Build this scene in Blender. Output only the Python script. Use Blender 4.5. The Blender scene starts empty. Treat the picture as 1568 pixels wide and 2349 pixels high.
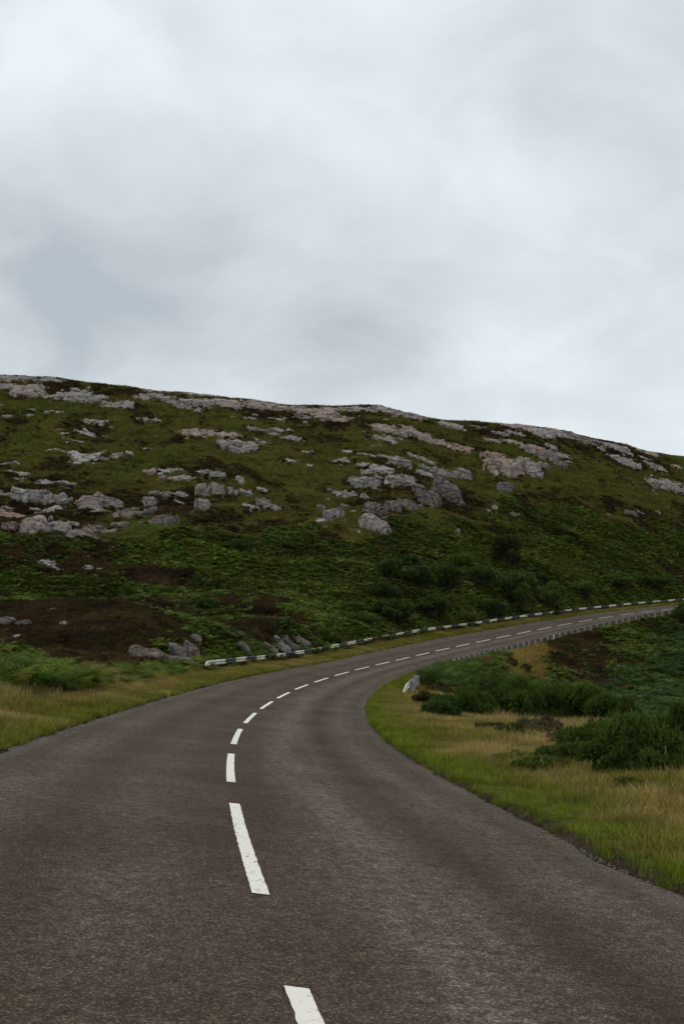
import bpy, bmesh, math, random
import numpy as np
from mathutils import Vector, Matrix
rng = np.random.default_rng(7)
random.seed(7)
SC = bpy.context.scene
COL = SC.collection

# ------------------------------------------------------------------ camera, sky, sun, exposure
F_S = 4297.33                      # focal length in photograph pixels (4096 high)
PITCH = math.atan((1400 * 1.7437 - 2048) / F_S)
cam_d = bpy.data.cameras.new('camera')
cam_d.sensor_fit = 'VERTICAL'; cam_d.sensor_height = 36.0
cam_d.lens = 36.0 * F_S / 4096.0
cam_d.clip_start = 0.05; cam_d.clip_end = 8000
cam = bpy.data.objects.new('camera', cam_d); COL.objects.link(cam)
cam.location = (0, 0, 0); cam.rotation_euler = (math.pi / 2 + PITCH, 0, 0)
SC.camera = cam

SUN_EL, SUN_AZ = math.radians(52), math.radians(-60)     # azimuth from +Y towards +X
world = bpy.data.worlds.new('World'); SC.world = world; world.use_nodes = True
nt = world.node_tree; nt.nodes.clear()
def N(t, nt_=None, **kw):
    n = (nt_ or nt).nodes.new(t)
    for k, v in kw.items(): setattr(n, k, v)
    return n
def build_world():
    L = nt.links.new
    out = N('ShaderNodeOutputWorld'); bg = N('ShaderNodeBackground')
    sky = N('ShaderNodeTexSky', sky_type='NISHITA', sun_disc=False)
    sky.sun_elevation = SUN_EL; sky.sun_rotation = SUN_AZ
    bg.inputs['Strength'].default_value = 0.1
    tc = N('ShaderNodeTexCoord'); sep = N('ShaderNodeSeparateXYZ'); L(tc.outputs['Generated'], sep.inputs[0])
    zz = N('ShaderNodeMath', operation='MAXIMUM'); L(sep.outputs['Z'], zz.inputs[0]); zz.inputs[1].default_value = 0.0
    za = N('ShaderNodeMath', operation='ADD'); L(zz.outputs[0], za.inputs[0]); za.inputs[1].default_value = 0.55
    dx = N('ShaderNodeMath', operation='DIVIDE'); L(sep.outputs['X'], dx.inputs[0]); L(za.outputs[0], dx.inputs[1])
    dy = N('ShaderNodeMath', operation='DIVIDE'); L(sep.outputs['Y'], dy.inputs[0]); L(za.outputs[0], dy.inputs[1])
    cb = N('ShaderNodeCombineXYZ'); L(dx.outputs[0], cb.inputs[0]); L(dy.outputs[0], cb.inputs[1])
    mp = N('ShaderNodeMapping'); mp.inputs['Scale'].default_value = (1.05, 1.35, 1.0)
    mp.inputs['Location'].default_value = (-4.811, -8.06, 0.0); mp.inputs['Rotation'].default_value = (0, 0, 0.16)
    L(cb.outputs[0], mp.inputs[0])
    def noise(sc, det, ro, dist, w):
        n = N('ShaderNodeTexNoise'); n.noise_dimensions = '4D'
        n.inputs['W'].default_value = w
        n.inputs['Scale'].default_value = sc; n.inputs['Detail'].default_value = det
        n.inputs['Roughness'].default_value = ro; n.inputs['Distortion'].default_value = dist
        L(mp.outputs[0], n.inputs['Vector']); return n
    n1 = noise(1.35, 3, 0.5, 0.3, 1.7); n2 = noise(4.4, 8, 0.55, 0.5, 4.2)
    mx = N('ShaderNodeMix'); mx.data_type = 'FLOAT'; mx.inputs[0].default_value = 0.36
    L(n1.outputs['Fac'], mx.inputs[2]); L(n2.outputs['Fac'], mx.inputs[3])
    rp = N('ShaderNodeValToRGB'); L(mx.outputs[0], rp.inputs[0])
    e = rp.color_ramp.elements
    e[0].position = 0.38; e[0].color = (0.44, 0.485, 0.53, 1)
    e[1].position = 0.63; e[1].color = (0.79, 0.85, 0.885, 1)
    m = rp.color_ramp.elements.new(0.49); m.color = (0.61, 0.65, 0.695, 1)
    sc10 = N('ShaderNodeMix'); sc10.data_type = 'RGBA'; sc10.blend_type = 'MULTIPLY'; sc10.inputs[0].default_value = 1
    L(rp.outputs[0], sc10.inputs[6]); sc10.inputs[7].default_value = (10.8, 10.9, 10.8, 1)
    fin = N('ShaderNodeMix'); fin.data_type = 'RGBA'; fin.inputs[0].default_value = 0.95
    L(sky.outputs[0], fin.inputs[6]); L(sc10.outputs[2], fin.inputs[7])
    L(fin.outputs[2], bg.inputs['Color']); L(bg.outputs[0], out.inputs[0])
build_world()
sd = bpy.data.lights.new('sun', 'SUN'); sd.energy = 1.05; sd.angle = math.radians(45); sd.color = (1.0, 0.90, 0.78)
sun = bpy.data.objects.new('sun', sd); COL.objects.link(sun)
sdir = Vector((math.sin(SUN_AZ) * math.cos(SUN_EL), math.cos(SUN_AZ) * math.cos(SUN_EL), math.sin(SUN_EL)))
sun.rotation_euler = sdir.to_track_quat('Z', 'Y').to_euler(); sun.location = (0, 0, 200)
SC.view_settings.view_transform = 'Standard'; SC.view_settings.look = 'None'
SC.view_settings.exposure = 0.0; SC.view_settings.gamma = 1.0; SC.view_settings.use_curve_mapping = False
SC.render.engine = 'CYCLES'; SC.cycles.use_denoising = True; SC.cycles.max_bounces = 5
SC.cycles.diffuse_bounces = 3; SC.cycles.glossy_bounces = 2; SC.cycles.transmission_bounces = 2

# ------------------------------------------------------------------ numeric helpers
def _h(ix, iy, iz, seed):
    h = (ix.astype(np.int64) * 374761393 + iy.astype(np.int64) * 668265263 + iz.astype(np.int64) * 2147483647 + seed * 974711) & 0xffffffff
    h = ((h ^ (h >> 13)) * 1274126177) & 0xffffffff
    h = ((h ^ (h >> 16)) * 2246822519) & 0xffffffff
    return ((h ^ (h >> 15)) & 0xffffff) / float(0xffffff)
def noise2(x, y, seed=0):
    x = np.asarray(x, float); y = np.asarray(y, float)
    ix = np.floor(x); iy = np.floor(y); fx = x - ix; fy = y - iy
    u = fx**3 * (fx * (fx * 6 - 15) + 10); v = fy**3 * (fy * (fy * 6 - 15) + 10)
    z = np.zeros_like(ix); r = 0
    for a in (0, 1):
        for b in (0, 1):
            ang = _h(ix + a, iy + b, z, seed) * 2 * np.pi
            g = np.cos(ang) * (fx - a) + np.sin(ang) * (fy - b)
            r = r + g * (u if a else 1 - u) * (v if b else 1 - v)
    return r * 1.5
def fbm(x, y, seed=0, octv=4, gain=0.5):
    r = 0; a = 1.0; f = 1.0
    for i in range(octv):
        r = r + a * noise2(x * f + 17.3 * i, y * f - 9.1 * i, seed + i); a *= gain; f *= 2.03
    return r
def noise3(p, seed=0):
    i = np.floor(p); f = p - i; w = f * f * (3 - 2 * f); r = 0
    for a in (0, 1):
        for b in (0, 1):
            for c in (0, 1):
                hv = _h(i[:, 0] + a, i[:, 1] + b, i[:, 2] + c, seed)
                r = r + hv * (w[:, 0] if a else 1 - w[:, 0]) * (w[:, 1] if b else 1 - w[:, 1]) * (w[:, 2] if c else 1 - w[:, 2])
    return r * 2 - 1
def sstep(a, b, x):
    t = np.clip((x - a) / (b - a), 0, 1); return t * t * (3 - 2 * t)

FD = F_S / 1.7437                   # focal length in survey pixels
def ray(px, py):
    """direction (per metre of depth along +Y) of a survey sight line"""
    u = (px - 784.0) / FD; v = (1174.5 - py) / FD
    cy = math.cos(PITCH) - v * math.sin(PITCH); cz = math.sin(PITCH) + v * math.cos(PITCH)
    return np.array([u / cy, 1.0, cz / cy])
def at(px, py, depth): return ray(px, py) * depth

# ------------------------------------------------------------------ road alignment
KN = np.array([-70, -10, 0, 10, 20, 30, 40, 50, 62, 75, 90, 110, 130, 155, 180, 210, 270.])
KC = np.array([.006872, .006872, .006379, .005885, .007073, .005281, .007871, .006914, .00546, .006154, .006414, .005712, .005845, .005375, .004931, .004487, .004043])
KG = np.array([-.02, -.029308, -.040565, -.051822, -.040462, -.029993, -.019705, -.008953, -.001076, .016822, .032522, .055043, .059616, .047431, .034625, .021818, .009011])
BK = np.array([-10, 20, 40, 60, 90, 140, 270.]); BV = np.array([.104379, .07584, .082307, .05157, .122889, .064961, .052624])
WL, WR = 2.948, 3.013
DS = 0.5
RS = np.arange(-60, 258, DS)
_i0 = int(np.argmin(abs(RS)))
_hd = np.cumsum(np.interp(RS, KN, KC)) * DS; RH = -0.163615 + _hd - _hd[_i0]
_x = np.cumsum(np.sin(RH)) * DS; _y = np.cumsum(np.cos(RH)) * DS; _z = np.cumsum(np.interp(RS, KN, KG)) * DS
RC = np.stack([_x - _x[_i0] - 0.193, _y - _y[_i0] + 4.7916, _z - _z[_i0] - 1.6261], 1)
RB = np.interp(RS, BK, BV)
RN = np.stack([np.cos(RH), -np.sin(RH)], 1)
def road_pt(s, lat, up=0.0):
    s = np.asarray(s, float); lat = np.asarray(lat, float)
    c = np.stack([np.interp(s, RS, RC[:, k]) for k in range(3)], -1)
    n0 = np.interp(s, RS, RN[:, 0]); n1 = np.interp(s, RS, RN[:, 1]); b = np.interp(s, RS, RB)
    return np.stack([c[..., 0] + n0 * lat, c[..., 1] + n1 * lat, c[..., 2] - b * lat + up], -1)
def road_coord(x, y):
    """nearest station, signed offset (right positive)"""
    s = np.empty(len(x)); lat = np.empty(len(x))
    for i in range(0, len(x), 20000):
        xx = x[i:i + 20000, None]; yy = y[i:i + 20000, None]
        k = ((xx - RC[None, ::2, 0])**2 + (yy - RC[None, ::2, 1])**2).argmin(1) * 2
        dx = x[i:i + 20000] - RC[k, 0]; dy = y[i:i + 20000] - RC[k, 1]
        al = dx * np.sin(RH[k]) + dy * np.cos(RH[k])
        s[i:i + 20000] = RS[k] + al; lat[i:i + 20000] = dx * RN[k, 0] + dy * RN[k, 1]
    return s, lat

# ------------------------------------------------------------------ terrain
CP = []
for s in list(np.arange(-60, 0, 12)) + list(np.arange(0, 170, 7)) + list(np.arange(175, 256, 14)):
    for lat, dz in ((-WL - 2.0, 0.10), (WR + 1.8, -0.02)):
        CP.append(road_pt(s, lat, dz))
# left verge, bracken bank, heather knolls
for px, py, d in [(0, 1600, 21), (-250, 1600, 18), (200, 1592, 25), (330, 1560, 32), (-200, 1545, 27), (0, 1535, 30), (150, 1540, 34), (300, 1530, 40),
                  (0, 1500, 44), (150, 1500, 47), (0, 1440, 54), (180, 1440, 54), (330, 1440, 54), (400, 1470, 52), (0, 1405, 60), (180, 1403, 60), (330, 1408, 60), (0, 1390, 70), (180, 1386, 70), (330, 1394, 68), (410, 1425, 60),
                  (-250, 1500, 40), (-250, 1385, 75), (455, 1500, 54), (470, 1460, 68), (490, 1440, 80), (470, 1420, 88),
                  (520, 1490, 57), (520, 1440, 70), (600, 1480, 61), (600, 1440, 69), (560, 1395, 82), (640, 1395, 84), (700, 1440, 74), (690, 1475, 66), (735, 1440, 80), (760, 1470, 72),
                  (180, 1384, 84), (0, 1384, 86), (330, 1378, 88), (480, 1365, 98), (560, 1376, 94), (800, 1430, 88), (860, 1440, 87)]:
    CP.append(at(px, py, d))
# right: verge brow, gully and embankment under the far rail
for px, py, d in [(1568, 1825, 13.6), (1800, 1860, 12.3), (1450, 1785, 16.0), (1320, 1735, 19.2), (1180, 1690, 24), (1060, 1660, 29), (1000, 1640, 33),
                  (1568, 1790, 17.5), (1800, 1800, 16), (1450, 1735, 22), (1250, 1682, 29), (1120, 1662, 34), (1040, 1630, 39), (1200, 1668, 38), (1400, 1672, 38), (1568, 1690, 32),
                  (1200, 1645, 52), (1350, 1655, 52), (1500, 1655, 52), (1700, 1660, 50), (1300, 1622, 72), (1450, 1630, 72), (1568, 1630, 72), (1750, 1620, 75),
                  (1140, 1590, 64), (1200, 1560, 78), (1300, 1540, 88), (1450, 1540, 94), (1568, 1540, 98), (1750, 1530, 100), (1400, 1480, 107), (1500, 1460, 120), (1568, 1455, 124), (1750, 1440, 135),
                  (1100, 1560, 62), (1060, 1560, 58), (1130, 1520, 78)]:
    CP.append(at(px, py, d))
# the hill, by columns: base (pixel row, distance) to crest (row, distance)
for px, yb, rb, ys, rs in [(-900, 1390, 95, 800, 235), (-500, 1388, 92, 815, 232), (-200, 1385, 90, 835, 228), (0, 1375, 92, 860, 225), (130, 1372, 94, 866, 224), (300, 1362, 98, 889, 224), (450, 1352, 102, 905, 225), (600, 1345, 106, 920, 226), (750, 1395, 100, 934, 228),
                           (880, 1425, 96, 937, 229), (960, 1430, 98, 957, 231), (1060, 1428, 106, 969, 235), (1190, 1408, 118, 976, 240), (1300, 1392, 130, 992, 244), (1420, 1380, 144, 1020, 250), (1568, 1362, 162, 1048, 254), (1800, 1345, 185, 1098, 258), (2200, 1330, 215, 1170, 268)]:
    for t in (0.0, 0.14, 0.3, 0.46, 0.62, 0.78, 0.9, 1.0):
        y = yb + (ys - yb) * t; d = rb + (rs - rb) * t**1.3
        CP.append(at(px, y, d))
    top = at(px, ys, rs)
    for dd, dz in ((14, 1.0), (45, -1.5), (110, -12), (400, -40)):
        CP.append(top * np.array([1, 1, 0]) * (1 + dd / rs) + np.array([0, 0, top[2] + dz]))
for a in range(0, 360, 30):
    for r in (700, 1600, 3500):
        CP.append(np.array([math.sin(math.radians(a)) * r, math.cos(math.radians(a)) * r, -6.0 - r * 0.002]))
for x, y, z in [(-25, -10, -.5), (-60, -20, 2), (-30, 12, -.9), (-60, 40, 1.5), (20, -15, -2.5), (30, 0, -4), (60, 10, -7), (60, 50, -8), (90, 80, -7), (-100, 90, 6), (0, -60, 0), (100, -60, -10), (-100, -60, 6)]:
    CP.append(np.array([x, y, z], float))
CP = np.array(CP)
def _k(d2): return np.sqrt(d2 + 2.0**2)
_A = _k(((CP[:, None, :2] - CP[None, :, :2])**2).sum(2))
n_ = len(CP)
_M = np.zeros((n_ + 1, n_ + 1)); _M[:n_, :n_] = _A - np.eye(n_) * 0.05; _M[:n_, n_] = 1; _M[n_, :n_] = 1
_W = np.linalg.solve(_M, np.append(CP[:, 2], 0))
def H(x, y):
    x = np.asarray(x, float); y = np.asarray(y, float)
    z = np.empty(len(x))
    for i in range(0, len(x), 20000):
        d2 = (x[i:i + 20000, None] - CP[None, :, 0])**2 + (y[i:i + 20000, None] - CP[None, :, 1])**2
        z[i:i + 20000] = _k(d2) @ _W[:n_] + _W[n_]
    r = np.hypot(x, y)
    s, lat = road_coord(x, y)
    d = np.where(lat > 0, lat - WR, -lat - WL)
    far = sstep(55, 130, r) * sstep(4, 20, d) * (1 - .7 * sstep(180, 222, r))
    mid = sstep(3.5, 12, d)
    z += far * (fbm(x / 26, y / 26, 3, 3) * 1.45 + fbm(x / 7.5, y / 7.5, 11, 3) * 0.62)
    z += mid * (fbm(x / 6, y / 6, 21, 3) * 0.13)
    # verge follows the carriageway edge
    edge = np.where(lat > 0, WR, -WL)
    b = np.interp(s, RS, RB)
    zr = np.interp(s, RS, RC[:, 2]) - b * np.clip(lat, -WL - 1.5, WR + 1.5)
    lip = 0.055 * sstep(0.0, 0.10, d) + 0.05 * sstep(0.3, 2.0, d) * (lat < 0) + fbm(x / 1.1, y / 1.1, 31, 3) * 0.03 * sstep(0.05, 0.8, d)
    zr = zr + np.where(d < -0.12, -0.12, np.where(d < 0, -0.12 + (d + 0.12), lip))
    inr = (s > -59) & (s < 257)
    w = np.where(inr, sstep(1.2, 4.6, d), 1.0)
    return zr * (1 - w) + z * w
# lookup grid for sight lines and scattering
GX0, GY0, GS = -130.0, -6.0, 0.5
gx = np.arange(GX0, 150.01, GS); gy = np.arange(GY0, 300.01, GS)
_gx, _gy = np.meshgrid(gx, gy)
GZ = H(_gx.ravel(), _gy.ravel()).reshape(_gx.shape)
def Hg(x, y):
    fx = np.clip((np.asarray(x, float) - GX0) / GS, 0, len(gx) - 1.001); fy = np.clip((np.asarray(y, float) - GY0) / GS, 0, len(gy) - 1.001)
    i = fx.astype(int); j = fy.astype(int); u = fx - i; v = fy - j
    return (GZ[j, i] * (1 - u) + GZ[j, i + 1] * u) * (1 - v) + (GZ[j + 1, i] * (1 - u) + GZ[j + 1, i + 1] * u) * v
def Hn(x, y):
    e = 1.2
    gxx = (Hg(x + e, y) - Hg(x - e, y)) / (2 * e); gyy = (Hg(x, y + e) - Hg(x, y - e)) / (2 * e)
    n = np.stack([-gxx, -gyy, np.ones_like(gxx)], -1)
    return n / np.linalg.norm(n, axis=-1, keepdims=True)
_T = np.concatenate([np.arange(4, 60, 0.1), np.arange(60, 290, 0.25)])
def hit(px, py, lo=4.0):
    """where a sight line first meets the terrain; None when it passes over"""
    r = ray(px, py); m = _T >= lo
    t = _T[m]; dz = t * r[2] - Hg(t * r[0], t * r[1])
    k = np.nonzero(dz < 0)[0]
    if len(k) == 0: return None
    k = k[0]
    if k > 0:
        a, b = dz[k - 1], dz[k]; tt = t[k - 1] + (t[k] - t[k - 1]) * a / (a - b)
    else: tt = t[0]
    return r * tt

# ------------------------------------------------------------------ ground cover map (world space)
class Patch:
    def __init__(s, px, py, w, h, kind, lo=4.0, soft=0.5):
        s.kind = kind; s.soft = soft
        c = hit(px, py, lo); a = hit(px - w / 2, py, lo); b = hit(px + w / 2, py, lo); f = hit(px, py + h / 2, lo); g = hit(px, py - h / 2, lo)
        s.ok = c is not None
        if not s.ok: return
        s.c = c
        s.rx = w / 2 * c[1] / FD
        df = (c[1] - f[1]) if f is not None else 3.0
        db = (g[1] - c[1]) if g is not None else df
        s.rf = min(max(df, 0.8), 40); s.rb = min(max(db, 0.8), 40)
        s.sx = c[0] / c[1]
    def w(s, x, y, nz):
        if not s.ok: return np.zeros_like(x)
        dy = y - s.c[1]; dx = (x - (s.c[0] + s.sx * dy)) / s.rx
        dv = np.where(dy < 0, dy / s.rf, dy / s.rb)
        q = np.sqrt(dx * dx + dv * dv) + nz
        return 1 - sstep(1 - s.soft * 0.5, 1 + s.soft * 0.5, q)
PATCH = [Patch(*p) for p in [
    (190, 1462, 520, 175, 'heather', 30), (560, 1400, 330, 80, 'mixed', 50), (590, 1462, 320, 70, 'heather', 50), (130, 1287, 260, 66, 'heather', 60), (410, 1330, 300, 46, 'purple', 60),
    (520, 1205, 190, 80, 'heather', 60), (330, 1165, 300, 60, 'heather', 60), (120, 1160, 330, 130, 'heather', 60), (620, 1390, 60, 30, 'heather', 50),
    (1330, 1510, 270, 110, 'heather', 50), (1230, 1455, 240, 40, 'heather', 60), (1440, 1580, 130, 60, 'purple', 45), (1195, 1535, 130, 150, 'straw', 45), (1120, 1480, 90, 40, 'straw', 50),
    (1530, 1312, 120, 34, 'heather', 90), (870, 1170, 130, 70, 'heather', 90), (960, 1120, 260, 90, 'heather', 90), (1120, 1170, 200, 60, 'heather', 90), (1440, 1170, 240, 30, 'heather', 90),
    (1400, 1040, 240, 50, 'heather', 90), (1180, 1000, 260, 40, 'heather', 90), (700, 960, 300, 40, 'heather', 90), (500, 900, 500, 40, 'heather', 90), (200, 890, 300, 40, 'heather', 90), (520, 1085, 200, 50, 'heather', 90),
    (190, 980, 120, 40, 'heather', 90), (340, 1225, 190, 62, 'green', 60), (640, 1060, 300, 70, 'moor', 90), (1330, 1240, 400, 120, 'bracken', 100), (1230, 1330, 700, 160, 'bracken', 80),
    (700, 1300, 700, 150, 'bracken', 70), (60, 1345, 260, 50, 'bracken', 70), (1500, 1560, 180, 190, 'bracken', 50), (1080, 1540, 170, 90, 'bracken', 48), (1300, 1420, 100, 30, 'moor', 80),
    (850, 1460, 220, 40, 'bracken', 60), (430, 1520, 160, 40, 'bracken', 36), (600, 1500, 260, 20, 'bracken', 55)]]
KINDS = ['moor', 'bracken', 'heather', 'purple', 'straw', 'green', 'verge']
GCOL = {'moor': (.092, .076, .018), 'bracken': (.040, .056, .011), 'heather': (.034, .024, .013), 'purple': (.044, .026, .020), 'straw': (.13, .095, .032), 'green': (.058, .072, .014), 'verge': (.10, .098, .025)}
def cover(x, y, z):
    """weights of each kind of ground cover"""
    W = {k: np.zeros_like(x) for k in KINDS}
    big = fbm(x / 22, y / 22, 5, 4); sm = fbm(x / 6, y / 9, 15, 4)
    lim = 9 + 6 * sstep(5, 45, x) + big * 5 + sm * 1.8
    br = 1 - sstep(-1.2, 1.2, z - lim)
    W['bracken'] = br; W['moor'] = 1 - br
    hm = np.maximum(sstep(0.30, 0.6, fbm(x / 9, y / 14, 41, 4)) * 0.6, sstep(.12, .5, fbm(x / 3.5, y / 6, 45, 4)) * .32)
    gm = sstep(-0.1, 0.5, fbm(x / 12, y / 16, 51, 4)) * 0.85
    for k in KINDS: W[k] = W[k] * (1 - gm * (1 - br))
    W['green'] = W['green'] + gm * (1 - br)
    for k in KINDS: W[k] = W[k] * (1 - hm)
    W['heather'] = W['heather'] + hm
    nz = fbm(x / 5, y / 5, 77, 4) * 0.42
    mm = sstep(-0.1, 0.2, fbm(x / 3.5, y / 3.5, 63, 3))
    brk = sstep(-.25, .35, fbm(x / 3.2, y / 4.5, 67, 4))
    for p in PATCH:
        w = p.w(x, y, nz)
        if p.ok and p.c[2] > 4 and p.kind in ('heather', 'purple'): w = w * (.25 + .6 * brk)
        elif p.kind == 'heather' and p.ok and p.c[0] > 0: w = w * (.55 + .45 * brk)
        if p.kind == 'mixed':
            m = mm
            for k in KINDS: W[k] = W[k] * (1 - w)
            W['heather'] = W['heather'] + w * m * 0.8; W['bracken'] = W['bracken'] + w * (1 - m); W['moor'] = W['moor'] + w * m * 0.2
            continue
        for k in KINDS: W[k] = W[k] * (1 - w)
        W[p.kind] = W[p.kind] + w
    s, lat = road_coord(x, y)
    d = np.where(lat > 0, lat - WR, -lat - WL)
    jit = fbm(x / 2.2, y / 2.2, 91, 3)
    lim = np.where(lat > 0, np.interp(s, [-60, 0, 10, 20, 28, 36, 46, 60, 256], [8, 7, 7.5, 7, 6.5, 4.5, 2.0, 1.3, 1.2]), np.interp(s, [-60, 10, 24, 34, 44, 60, 256], [3, 3.2, 3.4, 3.0, 2.2, 1.9, 1.7]))
    v = 1 - sstep(-0.35, 0.35, d - lim - jit * np.minimum(lim * 0.3, 1.2))
    for k in KINDS: W[k] = W[k] * (1 - v)
    W['verge'] = W['verge'] + v
    return W, s, lat, d

# ------------------------------------------------------------------ materials
def mat(name):
    m = bpy.data.materials.new(name); m.use_nodes = True
    t = m.node_tree; b = t.nodes['Principled BSDF']
    return m, t, b
def nd(t, typ, **kw):
    n = t.nodes.new(typ)
    for k, v in kw.items(): setattr(n, k, v)
    return n
def noise_node(t, vec, scale, detail=4, rough=0.55, dist=0.0):
    n = nd(t, 'ShaderNodeTexNoise'); n.inputs['Scale'].default_value = scale; n.inputs['Detail'].default_value = detail
    n.inputs['Roughness'].default_value = rough; n.inputs['Distortion'].default_value = dist
    if vec is not None: t.links.new(vec, n.inputs['Vector'])
    return n.outputs['Fac']
def ramp(t, fac, stops):
    r = nd(t, 'ShaderNodeValToRGB'); t.links.new(fac, r.inputs[0]); e = r.color_ramp.elements
    while len(e) < len(stops): e.new(0.5)
    for el, (p, c) in zip(e, stops):
        el.position = p; el.color = (c, c, c, 1) if isinstance(c, (int, float)) else (*c, 1)
    return r.outputs[0]
def mixc(t, fac, a, b, mode='MIX'):
    m = nd(t, 'ShaderNodeMix', data_type='RGBA', blend_type=mode)
    for sock, v in ((m.inputs[0], fac), (m.inputs[6], a), (m.inputs[7], b)):
        if isinstance(v, (int, float)): sock.default_value = v
        elif isinstance(v, tuple): sock.default_value = (*v, 1) if len(v) == 3 else v
        else: t.links.new(v, sock)
    return m.outputs[2]
def mth(t, op, a, b=0.0, clamp=False):
    m = nd(t, 'ShaderNodeMath', operation=op, use_clamp=clamp)
    for i, v in enumerate((a, b)):
        if isinstance(v, (int, float)): m.inputs[i].default_value = v
        else: t.links.new(v, m.inputs[i])
    return m.outputs[0]
def bump(t, b, h, strength, dist):
    n = nd(t, 'ShaderNodeBump'); n.inputs['Strength'].default_value = strength; n.inputs['Distance'].default_value = dist
    t.links.new(h, n.inputs['Height']); t.links.new(n.outputs[0], b.inputs['Normal'])
def objco(t): return nd(t, 'ShaderNodeTexCoord').outputs['Object']
def geopos(t): return nd(t, 'ShaderNodeNewGeometry').outputs['Position']
def attr(t, name, kind='GEOMETRY'):
    a = nd(t, 'ShaderNodeAttribute', attribute_name=name, attribute_type=kind); return a

def m_ground():
    m, t, b = mat('moorland_ground'); p = geopos(t)
    c = attr(t, 'cover').outputs['Color']
    f = noise_node(t, p, 3.0, 6, 0.65); g = noise_node(t, p, 14.0, 4, 0.6)
    c = mixc(t, 1.0, c, ramp(t, f, [(0.3, 0.55), (0.7, 1.45)]), 'MULTIPLY')
    c = mixc(t, 1.0, c, ramp(t, g, [(0.3, 0.6), (0.7, 1.35)]), 'MULTIPLY')
    t.links.new(c, b.inputs['Base Color']); b.inputs['Roughness'].default_value = 0.95; b.inputs['Specular IOR Level'].default_value = 0.03
    bump(t, b, mth(t, 'ADD', f, mth(t, 'MULTIPLY', g, 0.4)), 0.9, 0.25)
    return m
def m_asphalt():
    m, t, b = mat('chip_seal_asphalt'); p = geopos(t)
    lat = attr(t, 'lat').outputs['Fac']; sta = attr(t, 'sta').outputs['Fac']
    uv = nd(t, 'ShaderNodeCombineXYZ'); t.links.new(lat, uv.inputs[0]); t.links.new(mth(t, 'MULTIPLY', sta, 0.12), uv.inputs[1])
    streak = noise_node(t, uv.outputs[0], 2.2, 5, 0.6)
    patch = noise_node(t, p, 0.55, 5, 0.6, 0.4)
    # aggregate
    v = nd(t, 'ShaderNodeTexVoronoi', feature='F1'); v.inputs['Scale'].default_value = 105; t.links.new(p, v.inputs['Vector'])
    vr = nd(t, 'ShaderNodeSeparateColor'); t.links.new(v.outputs['Color'], vr.inputs[0])
    fine = noise_node(t, p, 38, 3, 0.7); mid = noise_node(t, p, 11, 4, 0.65)
    # polished wheel paths
    def band(c, w):
        d = mth(t, 'ABSOLUTE', mth(t, 'SUBTRACT', lat, c)); return mth(t, 'SUBTRACT', 1.0, mth(t, 'DIVIDE', d, w), True)
    wp = mth(t, 'ADD', mth(t, 'ADD', mth(t, 'MULTIPLY', band(0.95, .65), 1.5), mth(t, 'MULTIPLY', band(2.2, .5), .9)), mth(t, 'ADD', mth(t, 'MULTIPLY', band(-0.85, .45), .35), mth(t, 'MULTIPLY', band(-2.15, .6), .75)))
    wear = mth(t, 'MULTIPLY', wp, ramp(t, streak, [(0.32, 0.15), (0.68, 1.0)]))
    wear = mth(t, 'ADD', wear, mth(t, 'MULTIPLY', ramp(t, patch, [(0.4, 0.0), (0.75, 1.0)]), 0.35), True)
    base = mixc(t, ramp(t, patch, [(0.3, 0.0), (0.7, 1.0)]), (.058, .040, .0265), (.073, .053, .0365))
    worn = mixc(t, fine, (.100, .078, .063), (.178, .146, .122))
    c = mixc(t, mth(t, 'MULTIPLY', wear, ramp(t, mid, [(0.35, 0.45), (0.65, 1.0)])), base, worn)
    c = mixc(t, 1.0, c, ramp(t, vr.outputs[0], [(0.0, 0.45), (0.5, 0.85), (0.82, 1.2), (1.0, 2.6)]), 'MULTIPLY')
    c = mixc(t, 1.0, c, ramp(t, mid, [(0.3, 0.72), (0.7, 1.28)]), 'MULTIPLY')
    # crazing and a few long hairline cracks
    vc = nd(t, 'ShaderNodeTexVoronoi', feature='DISTANCE_TO_EDGE'); vc.inputs['Scale'].default_value = 0.42
    wv = nd(t, 'ShaderNodeVectorMath', operation='ADD'); t.links.new(p, wv.inputs[0]); nw = nd(t, 'ShaderNodeTexNoise'); nw.inputs['Scale'].default_value = 1.6; nw.inputs['Detail'].default_value = 6; t.links.new(p, nw.inputs['Vector']); t.links.new(nw.outputs['Color'], wv.inputs[1]); t.links.new(wv.outputs[0], vc.inputs['Vector'])
    ck = mth(t, 'MULTIPLY', ramp(t, vc.outputs['Distance'], [(0.0, 1.0), (0.008, 0.0)]), ramp(t, noise_node(t, p, 0.21, 3), [(0.5, 0.0), (0.62, 1.0)]))
    c = mixc(t, mth(t, 'MULTIPLY', ck, 0.65), c, (.018, .014, .011))
    # darker oil and tyre bands between the wheel paths
    c = mixc(t, mth(t, 'MULTIPLY', mth(t, 'ADD', band(1.6, .35), band(-1.5, .35)), mth(t, 'MULTIPLY', streak, 0.45)), c, (.030, .022, .017))
    # chippings and grit thrown to the edges
    le = ramp(t, mth(t, 'ADD', mth(t, 'SUBTRACT', mth(t, 'MULTIPLY', lat, -1.0), 2.62), mth(t, 'MULTIPLY', mth(t, 'SUBTRACT', mid, 0.5), 0.5)), [(0.0, 0.0), (0.28, 1.0)])
    re = ramp(t, mth(t, 'ADD', mth(t, 'SUBTRACT', lat, 2.66), mth(t, 'MULTIPLY', mth(t, 'SUBTRACT', streak, 0.5), 0.9)), [(0.0, 0.0), (0.25, 1.0)])
    grit = mixc(t, ramp(t, vr.outputs[1], [(0.2, 0.0), (0.9, 1.0)]), (.065, .052, .041), (.27, .235, .205))
    silt = mixc(t, fine, (.095, .070, .050), (.17, .13, .096))
    c = mixc(t, mth(t, 'MULTIPLY', le, 0.75), c, grit); c = mixc(t, mth(t, 'MULTIPLY', re, 0.8), c, silt)
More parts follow.
